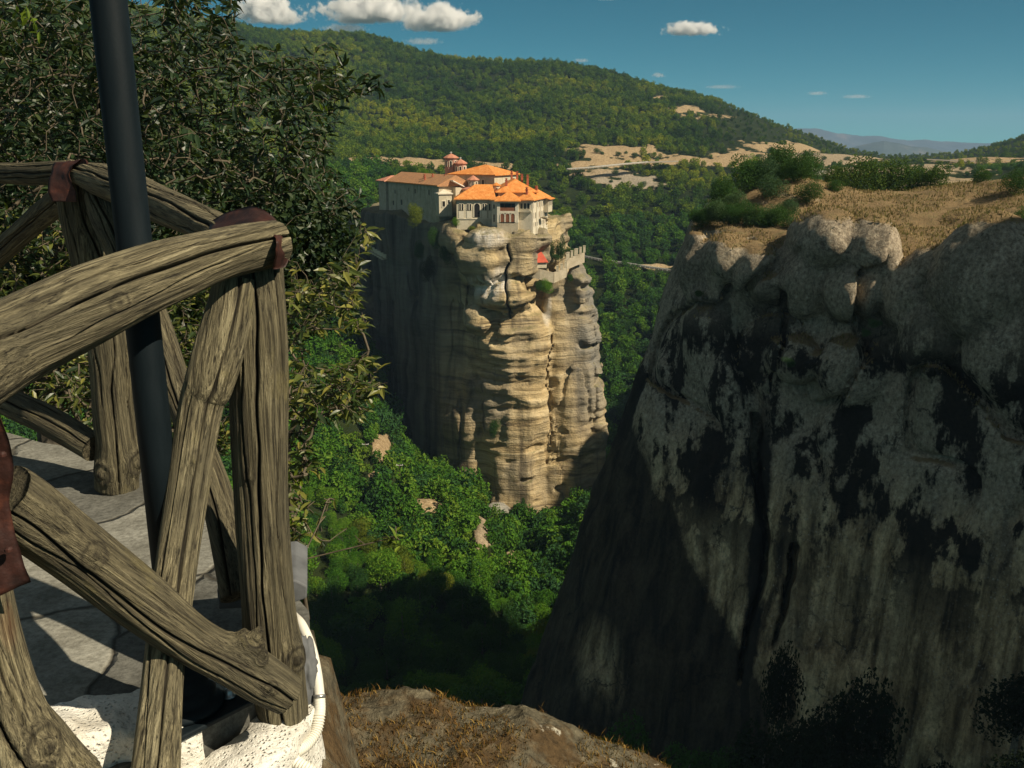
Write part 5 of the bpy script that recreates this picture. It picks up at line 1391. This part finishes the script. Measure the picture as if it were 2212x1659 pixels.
at_tree(2010, 1560, 78, 230, 'crownS', 'low dark tree at the bottom between the silhouettes', 3.2)
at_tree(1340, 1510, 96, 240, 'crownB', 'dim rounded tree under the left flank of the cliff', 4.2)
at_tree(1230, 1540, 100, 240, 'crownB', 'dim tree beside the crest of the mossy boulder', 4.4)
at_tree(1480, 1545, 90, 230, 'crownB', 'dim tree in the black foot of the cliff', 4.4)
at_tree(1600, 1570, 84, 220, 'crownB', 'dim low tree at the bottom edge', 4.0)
at_tree(1560, 1620, 60, 120, 'crownA', 'bright green sunlit treetop poking up at the bottom edge', 1.5)

# bushes on top of the cliff
def fin_top(x, y):
    z = np.linspace(0, -24, 97); d = fin_base(np.full((1, 97), x, np.float32), np.full((1, 97), y, np.float32), z[None].astype(np.float32))[0]
    i = np.nonzero(d < 0)[0]; return float(z[i[0]]) if len(i) else None
BU = [(1880,402,152,4.0,'crownE','large rounded green bush on the cliff top',1),(1955,405,152,3.9,'crownE','large green bush right of the rounded one on the cliff top',1),(1815,410,152,3.1,'crownE','green bush at the left end of the cliff top thicket',1),(2015,415,150,2.5,'crownE','smaller bush at the right end of the cliff top thicket',1),
      (1745,395,150,2.8,'crownB','dark green bush above the rounded boulder',1),(1690,425,146,3.0,'crownB','dark spreading bush on the left brow of the cliff',1),(1640,450,144,2.4,'crownC','dark grey bush on the left brow above the boulder',1),(1590,470,138,2.0,'crownC','grey green bush near the left tip of the cliff',1),
      (1545,480,136,1.8,'crownB','small dark bush at the left tip of the cliff',1),(1665,490,128,1.7,'crownC','round grey green bush beside the big boulder',1),(1700,470,132,1.7,'crownC','upright grey green bush beside the big boulder',1),(1515,520,131,1.5,'crownB','low bush on the left edge of the cliff',1),
      (2115,420,140,1.5,'crownB','lone small bush on the dry grass of the cliff top',1),(2195,410,128,2.0,'crownB','dark bush at the right edge on the cliff top',1),(2212,470,108,1.6,'crownB','dark tuft at the right edge above the boulders',1),(1560,450,141,2.6,'crownB','dark bush filling the left brow of the cliff',1),(1610,432,144,2.8,'crownB','dark green bush standing on the left brow of the cliff',1),(1665,445,139,2.2,'crownC','grey bush in the dry grass of the left brow',1),(1720,436,142,2.6,'crownB','dark bush above the gap between the boulders',1),(1600,490,133,1.9,'crownB','low dark bush among the boulders of the left brow',1),(1745,455,136,1.8,'crownB','dark bush just behind the big rounded boulder',1),(1630,395,150,3.0,'crownA','green bush on the skyline of the left brow',1),(1690,385,152,3.2,'crownB','tall dark bush on the skyline of the left brow',1),(1800,440,140,1.2,'crownB','low dark tuft behind the rounded boulder',1),
      (1890,690,99.5,1.0,'crownC','pale bush growing in the cleft between the boulders',0),(1870,715,99.5,.7,'crownC','small pale bush low in the cleft between the boulders',0),(1705,775,105.5,.9,'crownC','light bush on the grassy ledge of the cliff face',0),(1510,630,121,.8,'crownB','small bush clinging to the left side of the cliff',0)]
rsb = np.random.default_rng(5)
for a, b, r in ((1530,500,1.5),(1562,512,1.8),(1592,520,1.5),(1626,505,1.7),(1655,515,1.3),(1688,500,1.6),(1722,488,1.4),(1578,540,1.2),(1505,508,1.2),(1640,470,1.9),(1545,470,1.8)): BU.append((a, b, Yf(a, b)+5, r, 'crownB' if a % 3 else 'crownC', 'low dark scrub bush among the rocks on the left brow of the cliff', 1))
for a, b, Y, r, mt, lb, top in BU:
    p = at(a, b, Y); z = fin_top(p[0], p[1]) if top else None
    z = p[2]-r*.8 if z is None else max(z, p[2]-r*1.15)
    plant_tree('bush', p[0], p[1], z-.1*r, r*(1.22 if top else 1), mt, lb, 'bush', 'bushes growing on the cliff', rsb, 1.0 if top else .75)
# dry grass on the cliff top and ledges
rg = np.random.default_rng(9)
# heights read from the finished mesh
me = fin.data; up = np.empty(len(me.polygons)*3, np.float32); me.polygons.foreach_get('normal', up); ce = np.empty_like(up); me.polygons.foreach_get('center', ce)
up = up.reshape(-1, 3); ce = ce.reshape(-1, 3); sgn = 1.0 if np.median(up[ce[:, 2] > np.quantile(ce[:, 2], .98), 2]) > 0 else -1.0
ni = np.nonzero((up[:, 2]*sgn > .72) & (ce[:, 2] > -32) & (pn(ce[:, 0]*.22, ce[:, 1]*.22, 1.0) > -.18))[0]
ni = np.repeat(ni, 2); c = ce[ni] + rg.normal(0, .22, (len(ni), 3))*[1, 1, .05]; n = len(c)
h = rg.uniform(.10, .34, n); az = rg.uniform(0, 2*pi, n); w = rg.uniform(.05, .12, n); ln = rg.normal(0, .35, (n, 2))*h[:, None]
side = np.stack([np.cos(az)*w, np.sin(az)*w, 0*w], 1); tip = c + np.stack([ln[:, 0], ln[:, 1], h], 1); c = c-[0, 0, .1]
V = np.stack([c-side, c+side, tip+side*.3, tip-side*.3], 1).reshape(-1, 3)
tag(obj_np('dry_grass', V, [np.arange(n*4).reshape(n, 4)], M['drygrass'], smooth=False), 'dry straw coloured grass on the cliff top and ledges', 'grass', kind='stuff')

# plants on the monastery rock
at_tree(899, 414, 348, 74, 'crownD', 'pale yellow green bush clinging to the rock below the old wing', 4.2, None, 'bush', 'bush')
for a, b, Y, hp, r, mt, lb in ((940,470,341,70,3.4,'crownB','dark ivy bush in the cleft below the porch block'),(965,500,338,70,3.0,'crownB','dark bush lower in the shaded cleft of the rock'),(925,530,342,80,3.4,'crownS','black ivy mass in the shaded cleft of the rock'),(905,500,348,60,2.8,'crownB','dark bush under the pale tree on the rock'),
        (985,460,337,30,1.8,'crownA','small bright bush at the left foot of the front wing'),(1020,478,333,22,1.5,'crownD','low yellowish bush below the front wing'),(1180,590,336,44,3.4,'crownA','green bush spilling below the terrace wall'),(1165,596,335.5,34,2.4,'crownB','darker bush below the terrace wall'),
        (1232,583,342,26,1.7,'crownB','little bush outside the crenellated wall corner'),(1100,392,352,36,2.6,'crownA','bright tree between the church and the upper block'),(1064,398,354,26,1.8,'crownA','small garden tree beside the church block'),(890,345,410,32,3.4,'crownB','dark tree behind the old wing roof'),
        (870,352,412,26,3.0,'crownB','low tree behind the left end of the old wing'),(917,355,405,24,2.6,'crownA','green tree behind the ridge of the old wing'),(840,358,420,24,3.2,'crownB','bush beyond the annex roof'),(1068,880,334,60,2.6,'crownB','bush hanging on the lower face of the rock'),(1190,1085,331,0,0,None,None)):
    if mt: at_tree(a, b, Y, hp, mt, lb, r, 'plants on the monastery rock', 'bush', 'bush')
def cypress(px, py, Y, hp, r, label):
    t = at(px, py, Y); b = at(px, py+hp, Y); me = crown_mesh('cypress', int(px), 1300, .10, M['crownB'], (1, 1, 1), 3, True, .05)
    o = link(bpy.data.objects.new('cypress', me)); s = (t[2]-b[2])/2.1; o.location = b; o.scale = (r*1.4, r*1.4, s); return tag(o, label, 'cypress', 'cypresses by the terrace')
cypress(1214, 480, 350, 90, 1.25, 'tall slim cypress behind the crenellated terrace wall')
cypress(1206, 500, 352, 70, 1.0, 'shorter cypress left of the tall one')
cypress(1130, 1062, 331, 44, .8, 'tiny cypress at the foot of the lit rock face')
for a, b, Y, hp, r, lb in ((1190,510,352,50,3.2,'bushy tree between the right wing and the cypresses'),(1228,520,353,44,2.8,'bushy tree right of the tall cypress'),(1200,538,349,26,2.2,'low tree at the back of the terrace'),(1180,468,365,40,3.4,'tree rising behind the right wing')):
    at_tree(a, b, Y, hp, 'crownB', lb, r, 'trees by the terrace')

# scattered bushes on the bare slopes
SB = [(1262,318),(1290,316),(1335,326),(1352,322),(1300,332),(1245,330),(1400,333),(1420,340),(1372,330),(1320,384),(1345,398),(1372,370),(1390,402),(1330,360),(1640,325),(1700,330),(1745,322),(1780,332),(1830,345),(1860,352),(1930,352),(1960,366),(1990,358),(2020,370),(2050,352),(2080,362),(2120,356),(2150,362),(2180,354),(1810,356),(1900,372),(2100,372),(1690,352),(1720,360)]
for a, b in SB:
    Y = 870 if b < 345 and a < 1500 else 770 if a < 1500 else 620 if b > 350 else 840
    p = at(a, b, Y); z = float(zground(p[0], p[1])[0]); r = rsb.uniform(2.2, 4.6)*(Y/800)
    plant_tree('bush', p[0], p[1], max(z, p[2]-r*1.5)-.2, r, 'crownB' if rsb.random() < .7 else 'crownC', 'dark round bush scattered on the bare tan slopes', 'bush', 'bushes scattered on the bare slopes', rsb, .8)

# ------------------------------------------------------------------ the forest that reads as one mass
def forest(name, pts, scl, mt, label):
    PC = bpy.data.collections.new(name + '_kinds')
    for i in range(5):
        PC.objects.link(bpy.data.objects.new('forest_tree', crown_mesh('forest_tree', 300+i, 260, .24, M[mt], (1, 1, (.8, .95, 1.1, .9, 1.0)[i]), 7, False, .05)))
    me = bpy.data.meshes.new(name); me.vertices.add(len(pts)); me.vertices.foreach_set('co', np.ascontiguousarray(pts, np.float32).ravel())
    a = me.attributes.new('scl', 'FLOAT', 'POINT'); a.data.foreach_set('value', np.ascontiguousarray(scl, np.float32))
    me.materials.append(M[mt])
    o = link(bpy.data.objects.new(name, me))
    ng = bpy.data.node_groups.new(name, 'GeometryNodeTree')
    ng.interface.new_socket('Geometry', in_out='INPUT', socket_type='NodeSocketGeometry'); ng.interface.new_socket('Geometry', in_out='OUTPUT', socket_type='NodeSocketGeometry')
    N = ng.nodes.new; gi = N('NodeGroupInput'); go = N('NodeGroupOutput'); ip = N('GeometryNodeInstanceOnPoints'); ci = N('GeometryNodeCollectionInfo'); na = N('GeometryNodeInputNamedAttribute'); rv = N('FunctionNodeRandomValue'); ri = N('FunctionNodeRandomValue')
    ci.inputs['Collection'].default_value = PC; ci.inputs['Separate Children'].default_value = True; ci.inputs['Reset Children'].default_value = True
    na.data_type = 'FLOAT'; na.inputs['Name'].default_value = 'scl'
    rv.data_type = 'FLOAT_VECTOR'; rv.inputs[0].default_value = (-.12, -.12, 0); rv.inputs[1].default_value = (.12, .12, 6.28)
    ri.data_type = 'INT'; ri.inputs[4].default_value = 0; ri.inputs[5].default_value = 4
    lk = ng.links.new
    lk(gi.outputs[0], ip.inputs['Points']); lk(ci.outputs[0], ip.inputs['Instance']); ip.inputs['Pick Instance'].default_value = True
    lk(ri.outputs[2], ip.inputs['Instance Index']); lk(rv.outputs[0], ip.inputs['Rotation'])
    lk(na.outputs[0], ip.inputs['Scale']); lk(ip.outputs[0], go.inputs[0])
    md = o.modifiers.new('forest', 'NODES'); md.node_group = ng
    return tag(o, label, 'forest', kind='stuff')
def scatter(y0, y1, a0, a1, spacing, seed, r0, r1):
    rs = np.random.default_rng(seed)
    area = (a1-a0)*(y1**2-y0**2)/2; n = int(area/spacing**2)
    y = np.sqrt(rs.uniform(y0**2, y1**2, n)); x = rs.uniform(a0, a1, n)*y; z = zground(x, y)
    s, _ = bare(x, y, zbase(x, y)); px, py = proj(np.stack([x, y, z+4], 1))
    dens = .92 + .5*pn(x*.012, y*.012, 2.0)
    right = sstep(1480, 1600, px)*(py < 480)*(y > 500)
    keep = (s < .35) & (rs.random(n) < dens*(1-.72*right)) & (px > -250) & (px < 2460) & (py > 0) & (py < 1720)
    return np.stack([x, y, z], 1)[keep], (r0 + (r1-r0)*rs.random(keep.sum())**1.4)*(1-.4*right[keep]), px[keep], py[keep]
P1_, S1_, _, _ = scatter(690, 1500, -.62, .62, 6.6, 1, 2.6, 6.0)
forest('hill_forest', P1_, S1_, 'crownH', 'dense dark green forest covering the long hill behind the monastery')
q1 = scatter(130, 690, -.58, .58, 4.7, 2, 2.3, 6.2); q2 = scatter(235, 350, -.36, .10, 3.2, 4, 2.0, 5.4)
P2_, S2_, px, py = [np.concatenate([a, b]) for a, b in zip(q1, q2)]
dp = pil_base(P2_[:, :1].astype(np.float32), P2_[:, 1:2].astype(np.float32), np.full((len(P2_), 1), -100, np.float32))[:, 0]
af = np.array([(q[0], q[1]) for q in acc]); dm = np.array([np.min((af[:, 0]-a)**2+(af[:, 1]-b)**2) for a, b in P2_[:, :2]])
rd = np.array([np.min(np.hypot(P2_[:, 0]-q[0], P2_[:, 1]-q[1])) for q in [(0, 0)]])
road_pts = np.vstack([spline([gpt(*q, .5) for q in ((1262,552,622),(1300,560,617),(1350,567,613),(1400,575,610),(1450,582,606))], 30)])
dr = np.min(np.hypot(P2_[:, None, 0]-road_pts[None, :, 0], P2_[:, None, 1]-road_pts[None, :, 1]), 1)
inv = (px > 590) & (px < 1250) & (py > 870) & (P2_[:, 1] < 345)
kp = (dp > 2.5) & (dm > 14) & (dr > 5)
forest('valley_forest', P2_[kp], S2_[kp], 'crownV', 'green forest filling the valley slopes around the rock pillar')

# dark rock shoulder left of the pillar, behind the stair
def shoulder(x, y, z):
    d = smin(ell(x, y, z, (-70, 408, -64), (17, 16, 38)), ell(x, y, z, (-88, 424, -52), (18, 16, 30)), 5.0)
    return smin(d, ell(x, y, z, (-58, 396, -92), (12, 12, 34)), 4.0)
NV, NQ = surface_nets(shoulder, (-112, 376, -140), (-40, 446, -14), 1.0, lambda x, y, z, d: d+2.2*fbm(x*.06, y*.06, z*.05, 4)+.8*pn(x*.2, y*.2, z*.03))
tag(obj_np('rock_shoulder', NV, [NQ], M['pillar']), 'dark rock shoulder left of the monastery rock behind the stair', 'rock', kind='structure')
# off to the right: unseen pinnacle added to cast a shadow on the monastery rock foot
def shadow_rock(x, y, z):
    d = np.hypot(x-170, (y-261)) - np.interp(z.ravel(), [-140, -60, 0, 22, 34, 40], [24, 19, 16, 13, 9, 3]).reshape(z.shape)
    return smax(d, z-40, 4.0)
NV, NQ = surface_nets(shadow_rock, (136, 226, -140), (208, 300, 46), 1.5, lambda x, y, z, d: d+1.6*fbm(x*.06, y*.06, z*.05, 4))
tag(obj_np('rock_pillar', NV, [NQ], M['fin']), 'unseen rounded rock added beyond the right edge to cast shadow', 'rock', kind='structure')

# and an unseen tall rock, added to keep the cliff face in shade
def shade_rock(x, y, z):
    d = np.hypot((x-106)/1.0, (y-56)/1.5) - np.interp(z.ravel(), [-110, -20, 25, 44, 56], [20, 18, 16, 11, 4]).reshape(z.shape)
    return smax(d, z-56, 4.0)
NV, NQ = surface_nets(shade_rock, (76, 18, -112), (136, 94, 82), 1.5, lambda x, y, z, d: d+1.6*fbm(x*.06, y*.06, z*.05, 4))
tag(obj_np('rock_pillar', NV, [NQ], M['fin']), 'unseen tall rock added beyond the right edge to shade the cliff', 'rock', kind='structure')

# ------------------------------------------------------------------ clouds and haze
def cloud(px, py, wpx, hpx, Y, label, seed, dens=.02, lum=1.0):
    import bmesh
    c = at(px, py, Y); rx = wpx/2*Y/FPX; rz = hpx/2*Y/FPX; ry = rx*.6
    bm = bmesh.new(); bmesh.ops.create_icosphere(bm, subdivisions=4, radius=1.25); V = np.array([v.co for v in bm.verts]); F = np.array([[v.index for v in f.verts] for f in bm.faces]); bm.free()
    k = NT('cloud_vapour'); p = k.objc()
    l = k.n('VectorMath', {0: p}, operation='LENGTH').outputs['Value']
    x, y, z = k.sep(p)
    flat = k.n('MapRange', {'Value': z, 'From Min': -.62, 'From Max': -.35}).outputs[0]
    q = k.n('VectorMath', {0: p, 1: (rx/rz*1.0, ry/rz*1.0, 1.0)}, operation='MULTIPLY').outputs[0]
    n = k.n('TexNoise', {'Vector': k.map(q, loc=(seed, seed*2.1, seed*.7)), 'Scale': 1.25, 'Detail': 8.0, 'Roughness': .66}).outputs[0]
    f = k.math('SUBTRACT', k.math('MULTIPLY_ADD', n, 3.3, -1.15), k.math('POWER', l, 1.5))
    f = k.math('MULTIPLY', k.n('MapRange', {'Value': f, 'From Min': -.10, 'From Max': .22}).outputs[0], flat)
    d = k.math('MULTIPLY', f, dens)
    v = k.n('VolumePrincipled', {'Color': (.995, .995, .995, 1), 'Density': d, 'Anisotropy': .25}); k.t.links.new(v.outputs[0], k.out.inputs['Volume'])
    o = obj_np('cloud', V, [F], k.m); o.location = c; o.scale = (rx, ry, rz)
    return tag(o, label, 'cloud', 'fair weather clouds', 'thing')
CL = [(1494,64,140,38,6500,'small bright lone cloud above the right part of the hill',.09),(800,24,250,74,6500,'big puffy cloud over the left part of the ridge',.09),(945,42,190,78,6600,'puffy cloud joined to the right of the big one',.09),(575,25,190,86,6500,'cloud peeking out beside the tree crown',.09),
      (745,62,120,24,6700,'low flat cloud resting above the ridge line',.018),(915,90,100,20,7000,'thin faint cloud below the puffy cloud',.008),(1421,163,36,16,7200,'tiny puff above the middle of the ridge',.02),(1255,131,44,12,7200,'tiny cloud touching the ridge line',.014),(1765,202,54,12,7400,'small thin streak of cloud at mid right',.012),(1850,209,80,12,7400,'thin streak of cloud right of the small one',.008),(1560,188,90,12,7400,'faint long wisp just above the right ridge',.006),(1310,-6,60,22,6500,'cloud edge at the top of the frame',.02)]
for i, (a, b, w, h, Y, lb, dn) in enumerate(CL): cloud(a, b, w, h, Y, lb, 3.3*i+1.7, dn)
hz = NT('thin_haze'); v = hz.n('VolumePrincipled', {'Color': (.46, .70, 1.0, 1), 'Density': 7.5e-5, 'Anisotropy': .1}); hz.t.links.new(v.outputs[0], hz.out.inputs['Volume'])
hb = MB().box(-16600, -12800, -352, 16600, 12800, 345).build('haze', hz.m)
tag(hb, 'thin blue haze of the far distance', 'haze', kind='stuff')
